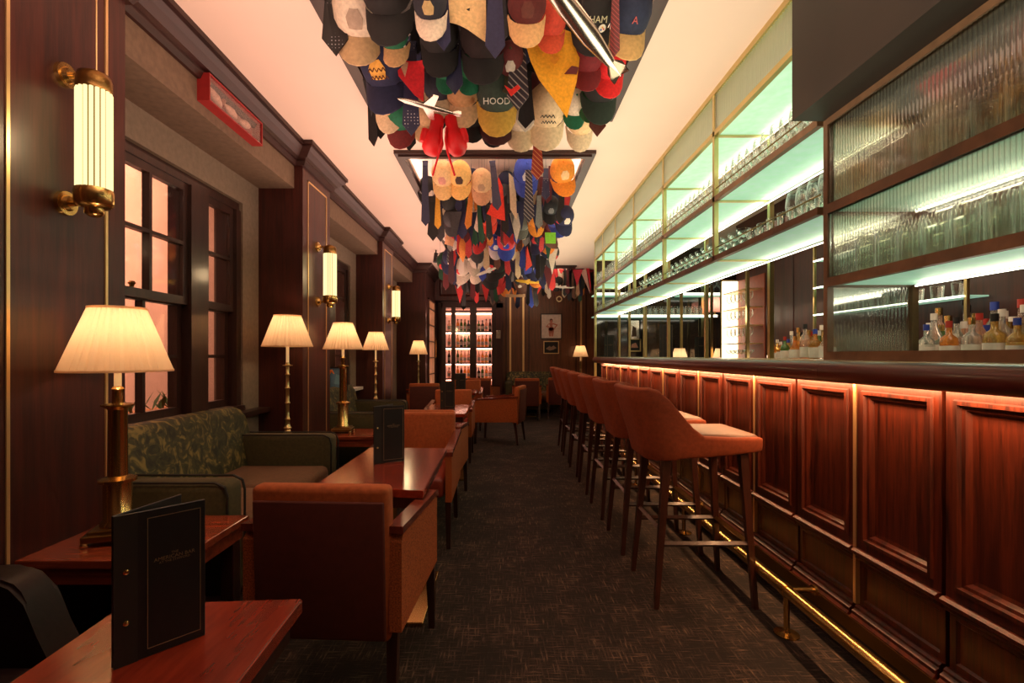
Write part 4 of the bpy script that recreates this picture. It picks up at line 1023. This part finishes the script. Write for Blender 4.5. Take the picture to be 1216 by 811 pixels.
# ------------------------------------------------------------------ the hanging collection
def cap_meshes():
    bm = B(); n = 18; rows = []
    for i in range(6):
        a = i/5*PI/2; rows.append([bm.verts.new((.088*math.cos(a)*math.cos(2*PI*k/n), .100*math.cos(a)*math.sin(2*PI*k/n), .115*math.sin(a)**.8)) for k in range(n)] if i < 5 else [bm.verts.new((0, 0, .117))])
    for a, b in zip(rows, rows[1:]):
        if len(b) == 1:
            for k in range(n): face(bm, (a[k], a[(k+1) % n], b[0]))
        else: bridge(bm, a, b)
    # inside skin
    rows2 = [[bm.verts.new((v.co.x*.95, v.co.y*.95, v.co.z*.95)) for v in r_] for r_ in rows]
    for a, b in zip(rows2, rows2[1:]):
        if len(b) == 1:
            for k in range(n): face(bm, (a[(k+1) % n], a[k], b[0]))
        else: bridge(bm, b, a)
    bridge(bm, rows[0], rows2[0])
    o = obj('c', bm, 'black', None, True); crown = o.data; bpy.data.objects.remove(o)
    bm = B(); top = []; 
    us = [i/8 for i in range(9)]
    def bp(u, f, dz):
        an = PI+PI*(.06+.88*u); x0, y0 = .088*math.cos(an), .100*math.sin(an)
        L = .098*math.sin(PI*u)**.5
        x = x0*(1+.04*f); y = y0-L*f; z = .012-.5*(x*x)/.088*1.0-.015*f+.0
        return (x, y, z+dz)
    g = [[[bm.verts.new(bp(u, f, dz)) for u in us] for f in (0, .4, .8, 1)] for dz in (0, -.005)]
    for s in range(2):
        for a, b in zip(g[s], g[s][1:]):
            for k in range(8): face(bm, (a[k], a[k+1], b[k+1], b[k]) if s else (a[k+1], a[k], b[k], b[k+1]))
    for k in range(8): face(bm, (g[0][3][k], g[0][3][k+1], g[1][3][k+1], g[1][3][k]))
    o = obj('c', bm, 'black', None, True); bill = o.data; bpy.data.objects.remove(o)
    bm = B(); lathe(bm, [(0, .117), (.008, .118), (.006, .122), (0, .123)], 8); o = obj('c', bm, 'black', None, True); btn = o.data; bpy.data.objects.remove(o)
    bm = B() # badge, curved over the front of the crown
    rw = []
    for j in range(5):
        a = .30+.62*j/4; rw.append([bm.verts.new((.0895*math.cos(a)*math.sin(t_), -.1015*math.cos(a)*math.cos(t_), .1165*math.sin(a)**.8)) for t_ in [(-.42+.84*k/6)*(1-.35*abs(j-2)/2) for k in range(7)]])
    for a, b in zip(rw, rw[1:]):
        for k in range(6): face(bm, (a[k], a[k+1], b[k+1], b[k]))
    o = obj('c', bm, 'black', None, True); bad = o.data; bpy.data.objects.remove(o)
    return crown, bill, btn, bad
CM = cap_meshes()
bm = B()
for row_, (yy, n_) in enumerate(((.010, 9), (-.014, 11))):
    pr_ = None
    for k in range(n_):
        p_ = Vector((-.032+.064*k/(n_-1)+row_*.006, yy+(.009 if k % 2 else -.005)*(1-.4*((k*3) % 4)/4), .001))
        if pr_: cyl(bm, pr_, p_, .0018, n=4)
        pr_ = p_
_o = obj('s', bm, 'black'); SCRIB = _o.data; bpy.data.objects.remove(_o)
HANG = []      # hero descriptions for labelling the fill
cordm = None
def cord(t, h):
    """thin cord from the thing's origin up to the coffer board"""
    global cordm
    if cordm is None:
        bm = B(); cyl(bm, (0, 0, 0), (0, 0, 1), .0012, n=4, cap=False); o = obj('c', bm, 'black'); cordm = o.data; bpy.data.objects.remove(o)
    o = inst('cord', cordm, t); o.matrix_parent_inverse = Matrix.Identity(4)
    # undo the thing's own rotation so that the cord hangs plumb
    R = t.rotation_euler.to_matrix().to_4x4(); S = t.scale[0]
    o.rotation_euler = R.inverted().to_euler(); o.scale = (1/S, 1/S, max(.02, h)/S)
    return o
def top_at(p):
    for a, b, y0, y1 in COF:
        if a-.12 < p.x < b+.12 and y0-.1 < p.y < y1+.1: return H+.18
    return H
def cap(px, py, Y, wpx, c1, c2=None, label='', badge=None, tilt=62, yaw=0, roll=0, txt=None, txtc=None, group=None, det=True, scrib=None, disc=None):
    p = at(px, py-.2*wpx, Y); s = wpx*Y/F/.19
    t = thing('cap', label, 'cap', p, 0, group); t.scale = (s, s, s); t.rotation_euler = (rzf(tilt+27), rzf(roll), rzf(yaw))
    inst('crown', CM[0], t, (0, 0, -.02), cloth(c1)); inst('bill', CM[1], t, (0, 0, -.02), cloth(c2 or c1))
    if det: inst('button', CM[2], t, (0, 0, -.02), cloth(c2 or c1))
    if badge: inst('badge', CM[3], t, (0, 0, -.02), cloth(badge))
    if txt:
        o = inst('lettering', text_mesh(txt, .036 if len(txt) < 6 else .022), t, (0, -.088, .050), cloth(txtc or (.8, .8, .75))); o.rotation_euler = (rzf(48), 0, 0)
    if scrib:
        o = inst('script_print', SCRIB, t, (0, -.089, .046), cloth(scrib)); o.rotation_euler = (rzf(48), 0, 0)
    if disc:
        bm = B(); lathe(bm, [(0, 0), (.017, 0), (.017, .003), (0, .004)], 18); o = obj('round_emblem', bm, cloth((.75, .7, .6)), t); o.location = (.035, -.095, .012); o.rotation_euler = (rzf(70), 0, rzf(20))
        for a_, c_ in ((.006, RD), (-.006, BL), (.0, YL)):
            bm = B(); lathe(bm, [(0, .004), (.004, .0042), (.004, .0055), (0, .006)], 6, (a_, .006 if c_ is YL else -.003, 0)); obj('emblem_mark', bm, cloth(c_), o)
    cord(t, top_at(p)-p.z); return t
def tie_mesh(L, wd):
    bm = B(); pts = [(-wd*.28, 0), (wd*.28, 0), (wd*.5, -L+wd*.55), (0, -L), (-wd*.5, -L+wd*.55)]
    pr = [(-wd*.30, 0), (-wd*.34, -L*.35), (-wd*.5, -L+wd*.6), (0, -L), (wd*.5, -L+wd*.6), (wd*.34, -L*.35), (wd*.30, 0)]
    prism(bm, pr, -.004, .004, lambda u, v, d: (u, d, v))
    for v in bm.verts: v.co.y += .012*math.sin(v.co.z*9)+(.004 if abs(v.co.x) < .001 else 0)
    return bm
def tie(px, y0, y1, Y, wpx, m, label, lean=0, yaw=0, group=None, knot=True):
    a = at(px, y0, Y); L = (y1-y0)*Y/F; wd = wpx*Y/F
    t = thing('necktie', label, 'tie', a, 0, group); t.rotation_euler = (0, rzf(lean), rzf(yaw))
    obj('blade', tie_mesh(L, wd), m if not isinstance(m, tuple) else cloth(m), t)
    if knot:
        bm = B(); bmk = [(-wd*.34, .02), (wd*.34, .02), (wd*.22, -.03), (-wd*.22, -.03)]; prism(bm, bmk, -.012, .012, lambda u, v, d: (u, d, v)); obj('knot', bm, m if not isinstance(m, tuple) else cloth(m), t)
    cord(t, top_at(a)-a.z); return t
def flag(poly, Y, m, label, name='pennant', cat='pennant', wav=.02, extra=None, group=None, th=.004):
    """poly in photo pixels at depth Y; first point is the hanging corner"""
    o0 = at(*poly[0], Y); P = [at(px, py, Y)-o0 for px, py in poly]
    t = thing(name, label, cat, o0, 0, group)
    def mk(pp, off=0):
        bm = B(); a = [bm.verts.new(q_) for q_ in pp]; face(bm, a); bmesh.ops.subdivide_edges(bm, edges=list(bm.edges), cuts=2, use_grid_fill=True); bmesh.ops.triangulate(bm, faces=list(bm.faces))
        bmesh.ops.subdivide_edges(bm, edges=list(bm.edges), cuts=1)
        for v in bm.verts: v.co.y += wav*math.sin(v.co.x*26+v.co.z*12)-off
        r_ = bmesh.ops.extrude_face_region(bm, geom=list(bm.faces)); 
        for g in r_['geom']:
            if isinstance(g, bmesh.types.BMVert): g.co.y += th
        return bm
    obj('cloth', mk(P), m if not isinstance(m, tuple) else cloth(m), t, True)
    for pl_, mm in (extra or []): obj('print', mk([at(px, py, Y)-o0 for px, py in pl_], .004), cloth(mm), t, True)
    cord(t, top_at(o0)-o0.z); return t
def aeroplane(label, p0, p1, r, m, span, fin=True, wings=True):
    p0, p1 = Vector(p0), Vector(p1); d = p1-p0; L = d.length
    t = thing('model_aeroplane', label, 'model', p0+d*.5)
    t.rotation_mode = 'XYZ'; t.rotation_euler = Vector((1, 0, 0)).rotation_difference(d.normalized()).to_euler()
    bm = B(); rs = [(.0, .0), (.04, .45), (.12, .85), (.3, 1), (.6, .95), (.85, .5), (1, .08)]; prev = None
    for f, k in rs:
        rg = ring(bm, ((f-.5)*L, 0, 0), (1, 0, 0), max(r*k, .001), 14)
        if prev: bridge(bm, prev, rg)
        else: face(bm, rg[::-1])
        prev = rg
    face(bm, prev); obj('fuselage', bm, m, t, True)
    if wings:
        for s in (-1, 1):
            bm = B(); prism(bm, [(-.12*L, s*r*.6), (.06*L, s*r*.6), (.10*L, s*span), (.02*L, s*span)], -.004, .004, lambda u, v, d_: (u, v, d_)); obj('wing', bm, m, t)
    if fin:
        for k in range(4 if not wings else 3):
            bm = B(); a = k*PI/2
            prism(bm, [(.34*L, r*.2), (.44*L, r*1.25), (.49*L, r*1.25), (.49*L, 0)], -.003, .003, lambda u, v, d_: (u, v*math.cos(a)-d_*math.sin(a), v*math.sin(a)+d_*math.cos(a))); obj('fin', bm, m, t)
    cord(t, top_at(t.location)-t.location.z); return t
def yc(py): return 2.02+py*.0060
BK = (.012, .010, .010); NV = (.016, .018, .055); WH = (.72, .60, .46); TAN = (.50, .33, .17); GR = (.01, .13, .06); RD = (.62, .02, .02); MR = (.10, .012, .015); CRM = (.72, .50, .26); YL = (.80, .38, .02); OR = (.75, .20, .02); BL = (.03, .06, .35); LIME = (.2, .55, .03)
S_nd = stripes(NV, (.5, .5, .5), 60, True); S_bd = stripes(BK, (.35, .35, .4), 60, True); S_rs = stripes((.30, .03, .02), (.6, .25, .1), 60); S_bs = stripes((.02, .015, .025), (.30, .27, .25), 50); S_ms = stripes((.12, .015, .015), (.35, .05, .05), 90)
# --- first cluster
tie(398, -40, 65, 2.30, 31, S_bd, 'wide black spotted tie at the far left of the near cluster')
cap(424, 24, 2.30, 62, WH, TAN, 'cream cap with grey sketch print next to the black spotted tie', tilt=58, yaw=8, badge=(.36, .27, .20))
cap(458, -4, 2.15, 66, BK, BK, 'large black cap at the top left of the near cluster', tilt=60)
cap(467, 46, 2.35, 38, GR, (.62, .36, .16), 'green cap with peach bill below the large black cap', tilt=60)
cap(455, 84, 2.50, 62, NV, NV, 'navy cap with yellow patch at the left of the near cluster', badge=(.65, .34, .06), tilt=55, yaw=-6, scrib=(.10, .03, .01))
flag([(470, 68), (504, 72), (502, 118), (492, 112), (474, 92)], 2.46, (.70, .02, .03), 'red cloth pennant beside the yellow patch cap', extra=[([(472, 70), (484, 72), (481, 92)], (.7, .4, .25))])
cap(459, 124, 2.72, 38, CRM, (.68, .52, .32), 'cream cap with thin dark brim edge below the navy cap', tilt=68)
cap(474, 142, 2.80, 40, GR, (.16, .02, .02), 'dark green cap with red brim edge, lowest at left', tilt=60)
tie(488, 55, 160, 2.52, 21, S_nd, 'long black tie with white dots hanging over the green cap')
cap(503, 138, 2.82, 36, TAN, TAN, 'plain tan cap between spotted tie and red gloves', tilt=62)
cap(521, 46, 2.35, 52, BK, BK, 'big black cap in the upper middle of the near cluster', tilt=60)
cap(510, 8, 2.10, 44, (.02, .02, .03), WH, 'black cap with pale striped band at the top', tilt=64, badge=(.5, .35, .15))
flag([(534, -25), (577, -25), (577, 47), (556, 37), (533, 28)], 2.2, (.78, .52, .24), 'cream canvas bag with black bird print', 'canvas_bag', 'bag', extra=[([(554, 10), (562, 4), (570, 22), (566, 14), (558, 12)], BK), ([(560, -6), (575, -8), (573, 4), (562, 2)], RD)])
tie(540, 30, 112, 2.42, 20, S_nd, 'navy tie with white dots in the middle of the near cluster', knot=False)
tie(527, -30, 60, 2.16, 17, (.02, .02, .06), 'narrow navy tie left of the canvas bag')
tie(588, -40, 68, 2.18, 24, (.03, .028, .07), 'wide plain navy tie right of the canvas bag')
cap(573, 52, 2.34, 58, (.014, .006, .006), BK, 'dark cap under the canvas bag', tilt=55)
cap(530, 84, 2.54, 32, GR, GR, 'bright green cap left of the white dotted navy tie', tilt=60)
cap(562, 84, 2.50, 34, (.01, .16, .06), GR, 'bright green cap right of the white dotted navy tie', tilt=60, roll=15)
cap(549, 112, 2.66, 46, (.50, .27, .12), (.62, .38, .20), 'tan cap with pale stitched rim in the middle', tilt=60)
cap(520, 106, 2.66, 40, (.02, .02, .035), (.5, .36, .22), 'navy cap with beige strap behind the silver aeroplane', tilt=62)
cap(590, 116, 2.58, 54, (.03, .05, .035), (.55, .33, .05), 'dark green cap with white oval HOOD badge', tilt=58, txt='HOOD', txtc=(.6, .58, .5))
cap(590, 128, 2.80, 52, (.07, .015, .012), (.05, .01, .01), 'dark maroon cap below the HOOD cap', tilt=58)
cap(561, 140, 2.84, 34, BK, BK, 'plain black cap right of the red gloves', tilt=60)
cap(586, 146, 2.90, 34, (.5, .05, .02), BK, 'small red and black cap with pale bill patch', tilt=58, badge=(.6, .38, .2))
cap(606, 78, 2.46, 38, (.12, .02, .02), (.05, .05, .02), 'dark red cap with white crest and piping', tilt=60, badge=(.5, .45, .38))
tie(615, 30, 130, 2.44, 26, S_bs, 'dark striped tie crossing the middle of the near cluster')
flag([(599, 101), (607, 106), (615, 100), (618, 104), (607, 114)], 2.40, (.7, .03, .02), 'small red chevron patch on the striped tie', 'cloth_patch', 'patch', wav=.002)
cap(626, 12, 2.12, 50, (.10, .012, .01), (.66, .38, .16), 'maroon cap with large peach bill at the top', tilt=60, badge=(.12, .03, .02))
cap(655, 30, 2.26, 38, (.60, .06, .03), (.62, .08, .03), 'faded red cap behind the silver rocket', tilt=60)
flag([(624, 52), (650, 40), (690, 36), (688, 70), (684, 100), (674, 137), (658, 116), (640, 96), (630, 74)], 2.36, (.86, .40, .02), 'yellow printed bandanna hanging to a point', 'bandanna', 'scarf', .025, extra=[([(670, 88), (678, 82), (686, 84), (684, 92)], (.12, .02, .02)), ([(648, 70), (656, 64), (664, 70), (656, 78)], (.75, .32, .02))])
aeroplane('long silver rocket model pointing down at the top right', at(640, -36, 1.85), at(737, 90, 2.12), .042, 'silver', .1, True, False)
cap(704, 22, 2.24, 52, BK, BK, 'black cap with white round emblem and CHAM lettering', tilt=58, txt='CHAM', txtc=(.5, .48, .3), disc=True)
cap(748, 24, 2.28, 56, (.018, .026, .06), (.62, .40, .15), 'navy cap with tan bill at the far right', tilt=56, txt='A', txtc=(.5, .1, .1), yaw=6)
tie(730, -40, 66, 2.14, 12, S_ms, 'narrow maroon tie left of the tan billed cap')
cap(725, 82, 2.46, 40, (.70, .015, .02), (.72, .02, .02), 'bright red cap at the right below the rocket tip', tilt=58)
cap(698, 72, 2.40, 42, (.16, .008, .012), (.16, .01, .012), 'dark crimson cap behind the rocket', tilt=58)
cap(714, 106, 2.58, 48, BK, (.015, .03, .02), 'black cap below the bright red cap', tilt=60)
tie(709, 110, 163, 2.64, 20, (.09, .02, .012), 'short brown tie tip at the lower right', knot=False)
cap(683, 128, 2.76, 30, WH, GR, 'white cap with green bill below the yellow bandanna', tilt=58)
cap(701, 122, 2.7, 28, (.02, .10, .03), (.02, .10, .03), 'small plain green cap by the brown tie', tilt=58)
cap(690, 148, 2.92, 36, CRM, (.70, .55, .36), 'pale cap with seam lines, lowest at right', tilt=66)
cap(649, 136, 2.80, 50, (.68, .50, .30), (.70, .54, .34), 'white cap with black script and wide bill', tilt=58, scrib=(.03, .03, .03))
cap(619, 142, 2.82, 44, (.66, .55, .42), (.62, .48, .3), 'white cap with dark piping left of the script cap', tilt=60)
tie(625, 90, 155, 2.66, 20, (.014, .010, .012), 'black tie with white chevron tip over the white caps')
flag([(614, 142), (624, 153), (634, 142), (634, 146), (624, 157), (614, 146)], 2.62, (.6, .55, .48), 'white chevron band at the tip of the black tie', 'cloth_patch', 'patch', wav=.001)
tie(638, 158, 214, 3.05, 15, S_rs, 'red striped tie hanging across the coffer edge')
aeroplane('silver toy aeroplane with swept wings above the red gloves', at(472, 117, 2.38), at(548, 137, 2.45), .014, 'silver', .12)
# red boxing gloves
bg = at(528, 158, 2.70); g = thing('boxing_gloves', 'pair of red boxing gloves on red ribbons, lowest in near cluster', 'gloves', bg)
for sx, yaw in ((-.045, .2), (.045, -.2)):
    gl = bpy.data.objects.new('glove', None)
    bm = B(); lathe(bm, [(0, -.165), (.035, -.16), (.056, -.13), (.06, -.09), (.045, -.05), (.036, -.02), (.038, .03), (.036, .05), (0, .05)], 16)
    o = obj('glove', bm, pm('red_glove', (.68, .008, .012), .5), g, True, (sx, 0, .04)); o.rotation_euler = (0, yaw, 0)
    bm = B(); lathe(bm, [(0, -.06), (.02, -.05), (.024, -.02), (.02, .02), (0, .03)], 10); o2 = obj('thumb', bm, pm('red_glove', (.68, .008, .012), .5), o, True); o2.location = (sx*1.1, -.02, -.06)
bm = B()
for sx in (-1, 1):
    pts = [(sx*.012, -.02, .02), (sx*.01, -.05, -.06), (sx*.02, -.05, -.12), (sx*.045, -.045, -.20), (sx*.06, -.04, -.25)]
    for a, b in zip(pts, pts[1:]): cyl(bm, a, b, .006, n=6)
obj('ribbon', bm, cloth((.7, .01, .02)), g, True); cord(g, H+.18-bg.z)
# --- second cluster
R2 = 'in the second cluster'
tie(505, 194, 268, 4.35, 10, (.03, .03, .06), 'long navy tie at the far left of the second cluster')
tie(514, 236, 286, 4.7, 13, BK, 'black tie below the long navy tie in the second cluster')
tie(520, 226, 272, 4.5, 8, (.62, .30, .03), 'mustard yellow tie under the cream cap')
cap(526, 212, 4.4, 30, (.75, .50, .25), (.75, .48, .2), 'cream cap with faded print, left in the second cluster', tilt=60, badge=(.55, .25, .2))
cap(546, 212, 4.4, 30, (.78, .48, .16), (.80, .46, .14), 'yellow cap with small round black emblem', tilt=58, badge=(.06, .03, .02))
cap(572, 220, 4.5, 28, (.66, .42, .22), (.60, .32, .18), 'tan cap with brown sketch in the second cluster', tilt=60, badge=(.4, .25, .15))
tie(585, 194, 250, 4.3, 11, (.05, .045, .08), 'leaning charcoal tie beside the tan cap', lean=-6)
flag([(592, 210), (597, 222), (600, 262), (588, 258), (578, 254), (586, 236)], 4.4, (.72, .04, .02), 'red felt pennant with yellow badge', extra=[([(586, 236), (591, 235), (591, 242), (586, 242)], (.7, .4, .05))])
cap(581, 263, 4.8, 20, (.70, .06, .03), (.7, .06, .03), 'small red cap below the red pennant', tilt=55)
cap(570, 261, 4.9, 18, (.7, .5, .4), WH, 'small pale pink cap left of the small red cap', tilt=55)
flag([(604, 205), (612, 212), (614, 262), (606, 248)], 4.6, (.60, .47, .30), 'beige cloth strip in the second cluster', 'scarf', 'scarf')
cap(625, 208, 4.45, 32, BL, BL, 'blue and white cap behind the striped tie', tilt=56, badge=(.6, .6, .6))
tie(628, 205, 264, 4.3, 13, S_bs, 'grey striped tie over the blue and white cap')
tie(648, 200, 238, 4.45, 10, S_nd, 'short dark spotted tie right of the blue cap', knot=False)
tie(640, 235, 272, 4.5, 9, (.15, .16, .15), 'grey tie below the striped tie')
cap(668, 208, 4.35, 32, (.78, .28, .03), (.78, .24, .02), 'orange cap with white logo at the right of the second cluster', tilt=50, roll=-10, badge=(.8, .5, .25))
tie(667, 234, 266, 4.55, 11, BK, 'short black tie under the orange cap', lean=4)
cap(654, 248, 4.8, 22, (.02, .024, .028), BK, 'black cap with silver print above the lime bag', tilt=60, badge=(.2, .2, .2))
flag([(647, 276), (660, 276), (660, 289), (648, 289)], 4.9, LIME, 'lime green cloth bag in the second cluster', 'cloth_bag', 'bag', .004)
cap(637, 263, 4.9, 22, (.75, .28, .03), (.75, .28, .03), 'small orange cap next to the lime bag', tilt=55)
cap(619, 268, 5.0, 20, (.12, .13, .11), (.12, .13, .11), 'small grey green cap below the striped tie', tilt=55)
cap(534, 244, 4.7, 22, (.02, .02, .02), (.5, .4, .25), 'black cap with pale rim under the cream cap', tilt=62)
flag([(529, 255), (535, 258), (541, 285), (536, 282)], 4.8, (.7, .01, .05), 'crimson ribbon hanging at left of the second cluster', 'ribbon', 'ribbon', .004)
flag([(531, 272), (541, 276), (538, 293), (528, 290)], 5.2, (.72, .36, .2), 'peach figure cloth below the crimson ribbon', 'cloth', 'cloth')
flag([(548, 280), (558, 282), (556, 296), (550, 312), (543, 300)], 5.4, (.70, .26, .06), 'orange cloth hanging in the second cluster', 'cloth', 'cloth')
tie(536, 290, 338, 5.8, 8, (.05, .015, .02), 'long dark maroon tie at left edge, reaching lowest')
tie(549, 240, 284, 4.7, 12, (.025, .025, .07), 'navy blue tie under the yellow cap')
cap(601, 290, 5.6, 24, (.55, .03, .05), BL, 'red and blue cap with white rim', tilt=55, badge=(.03, .05, .4))
cap(589, 292, 5.7, 20, BL, (.55, .5, .5), 'blue cap with white lettering band', tilt=55, badge=(.6, .6, .6))
flag([(626, 292), (632, 315), (624, 322)], 5.8, (.75, .08, .05), 'narrow red pennant pointing up in the far cluster', wav=.004)
flag([(622, 318), (632, 318), (631, 324), (623, 326)], 6.0, (.05, .08, .4), 'small blue cloth under the narrow red pennant', 'cloth', 'cloth', .003)
aeroplane('white toy aeroplane in the far cluster', at(566, 327, 6.2), at(594, 316, 6.2), .02, M['white'], .18)
aeroplane('yellow toy aeroplane in the far cluster', at(612, 333, 6.4), at(640, 336, 6.4), .02, cloth((.75, .45, .04)), .2)
bm = B(); o0 = at(612, 352, 7.4); cn = thing('model_canoe', 'tan model canoe hanging lowest in the far cluster', 'model', o0)
rows = []
for i in range(7):
    f = i/6; x = (f-.5)*.30; hw = .035*math.sin(PI*f)**.6+.001; rows.append([bm.verts.new((x, -hw, .02+.02*abs(f-.5)*2)), bm.verts.new((x, -hw*.6, -.01)), bm.verts.new((x, hw*.6, -.01)), bm.verts.new((x, hw, .02+.02*abs(f-.5)*2))])
for a, b in zip(rows, rows[1:]):
    for k in range(3): face(bm, (a[k], b[k], b[k+1], a[k+1]))
o = obj('hull', bm, cloth((.5, .3, .16)), cn, True); m_ = o.modifiers.new('t', 'SOLIDIFY'); m_.thickness = .006; cord(cn, H+.18-o0.z)
# --- third cluster (by the back wall)
T3 = [((650, 325), 'cap', (.7, .45, .32), 'pale pink cap at left of the row by the back wall'),
      ((657, 319, 670, 320, 661, 333), 'flag', (.7, .05, .06), 'red pennant beside the pale pink cap by the back wall'),
      ((662, 319, 669, 319, 665, 344), 'flag', (.7, .6, .5), 'white pennant in the row by the back wall'),
      ((671, 320, 677, 352), 'tie', (.03, .03, .03), 'black tie in the row by the back wall'),
      ((680, 320, 692, 320, 685, 340), 'flag', (.65, .04, .07), 'broad red pennant in the row by the back wall'),
      ((689, 321, 696, 319, 701, 349), 'flag', (.72, .42, .35), 'pink pennant with lettering at the far right by the back wall'),
      ((696, 318, 700, 318, 702, 348), 'flag', (.7, .03, .05), 'slim red pennant at the far right by the back wall'),
      ((640, 340, 646, 336, 637, 352), 'flag', (.7, .06, .05), 'small red pennant lowest left by the back wall'),
      ((674, 322, 680, 350), 'tie', (.10, .015, .02), 'maroon tie in the row by the back wall'),
      ((686, 334, 689, 352), 'tie', (.35, .2, .12), 'brown tie in the row by the back wall'),
      ((652, 335, 655, 355), 'tie', (.5, .42, .35), 'pale grey tie in the row by the back wall')]
for a, kd, c, lb in T3:
    if kd == 'cap': cap(a[0], a[1]-4, 9.6, 14, c, c, lb, tilt=60)
    elif kd == 'tie': tie(a[0], a[1], a[3], 9.6, 5, c, lb)
    else: flag([(a[0], a[1]), (a[2], a[3]), (a[4], a[5])], 9.55, c, lb, wav=.01)
rn = thing('rope_ring', 'small pale rope ring hanging by the back wall', 'ornament', at(664, 352, 9.7)); bm = B(); pr_ = None
for k in range(15):
    a = 2*PI*k/14; p = Vector((.05*math.cos(a), 0, -.05+.05*math.sin(a)))
    if pr_: cyl(bm, pr_, p, .012, n=6)
    pr_ = p
obj('ring', bm, cloth((.55, .4, .22)), rn, True); cord(rn, .8)
aeroplane('white toy glider by the back wall', at(655, 340, 9.4), at(682, 342, 9.4), .02, M['white'], .2)

# --- the crowd of less distinct items behind: each still its own thing
cn_ = {'black': BK, 'navy': NV, 'charcoal': (.05, .045, .05), 'maroon': MR, 'forest green': (.012, .06, .03), 'red': (.5, .03, .03), 'cream': (.62, .46, .28), 'brown': (.12, .05, .03), 'royal blue': (.03, .05, .28), 'orange': (.65, .2, .03), 'white': (.62, .52, .42), 'grey': (.18, .16, .15)}
USED = [(Vector(o.location), .085*o.scale[0] if o['category'] == 'cap' else .035) for o in list(COL.objects) if o.parent is None and o.get('category') in ('cap', 'tie', 'pennant', 'scarf', 'model', 'cloth', 'bag', 'gloves')]
USED = [(p-Vector((0, 0, .08 if r == .035 else 0)), r) for p, r in USED]
USED += [(q_+Vector((dx, 0, -.03)), .10) for q_ in [Vector(o.location) for o in COL.objects if o.parent is None and o.get('category') == 'model'] for dx in (-.15, 0, .15)]
SEEN = {}
_pat = {}
def PAT(c):
    if c not in _pat: _pat[c] = stripes(cn_[c], tuple(min(.7, x*2+.12) for x in cn_[c]), random.choice([40, 60, 80]), random.random() < .4)
    return _pat[c]
def fill(n, x0, x1, y0, y1, Yf, wp, wl, where, weights, near=None):
    for i in range(n):
        kd = random.choice(['cap', 'tie', 'tie', 'tie'] if i % 3 else ['pennant', 'cap', 'pennant'])
        for tr in range(60):
            px = random.uniform(x0, x1); py = random.uniform(y0, y1); Y = Yf(px, py); wpx = wp*random.uniform(.85, 1.15)
            p = at(px, py, Y); r = wpx*Y/F*(.52 if kd == 'cap' else .16)
            if kd != 'cap': p = p-Vector((0, 0, .04))
            if all((p-q).length > r+r2 for q, r2 in USED): break
        else: continue
        USED.append((p, r)); c = random.choices(list(cn_), weights)[0]
        side = 'left' if px < x0+(x1-x0)/3 else ('right' if px > x0+(x1-x0)*2/3 else 'middle'); row_ = 'high' if py < y0+(y1-y0)/3 else ('low' if py > y0+(y1-y0)*2/3 else 'halfway')
        base = '%s %s %s at the %s, %s' % (c, kd, row_, side, where); k = SEEN.get(base, 0); SEEN[base] = k+1
        lb = base if k == 0 else '%s plain %s %s at the %s, %s' % (c, kd, row_, side, where) if k == 1 else '%s %s %s at the %s, %s, %s such' % (c, kd, row_, side, where, ORD[k])
        gp = 'less distinct caps and ties, %s' % where
        if kd == 'cap': cap(px, py, Y, wpx, cn_[c], None, lb, tilt=random.uniform(45, 70), yaw=random.uniform(-35, 35), roll=random.uniform(-25, 25), group=gp, badge=random.choice([None, cn_['white'], cn_['red']]), det=False)
        elif kd == 'tie': tie(px, py-wl*.6, py+wl*random.uniform(.5, .9), Y, wpx*.36, random.choice([cn_[c], cn_[c], PAT(c)]), lb, yaw=random.uniform(-40, 40), lean=random.uniform(-6, 6), group=gp, knot=False)
        else: flag([(px-wpx*.3, py-wl*.3), (px+wpx*.3, py-wl*.3), (px, py+wl*.6)], Y, cn_[c], lb, group=gp, wav=.01)
WD = [5, 4, 2, 2, 1, .4, .3, 1, .5, .2, .3, .6]
fill(70, 430, 728, -10, 118, lambda x, y: yc(y)+random.uniform(.28, .65), 48, 70, 'deep in the near cluster', WD)
fill(34, 450, 715, 95, 130, lambda x, y: 2.9+random.uniform(0, .35), 40, 34, 'back of the near cluster', WD)
WC = [4, 3, 2, 2, 1, 2.2, 1.6, 1.5, 1.2, 1.4, 1.4, 1]
fill(80, 508, 672, 215, 265, lambda x, y: 4.6+random.uniform(0, .9), 26, 40, 'in the second cluster', [4, 4, 2, 2, 1, .5, .7, 1, .6, .4, .5, 1])
fill(120, 528, 656, 260, 326, lambda x, y: 5.3+(y-262)*.030+random.uniform(-.4, .4), 22, 34, 'in the long cluster', WC)
fill(40, 540, 642, 316, 350, lambda x, y: 7.8+random.uniform(-.5, .4), 17, 24, 'far end of the clusters', WC)
fill(34, 642, 702, 320, 340, lambda x, y: 9.65+random.uniform(-.1, .5), 14, 24, 'row by the back wall', WC)
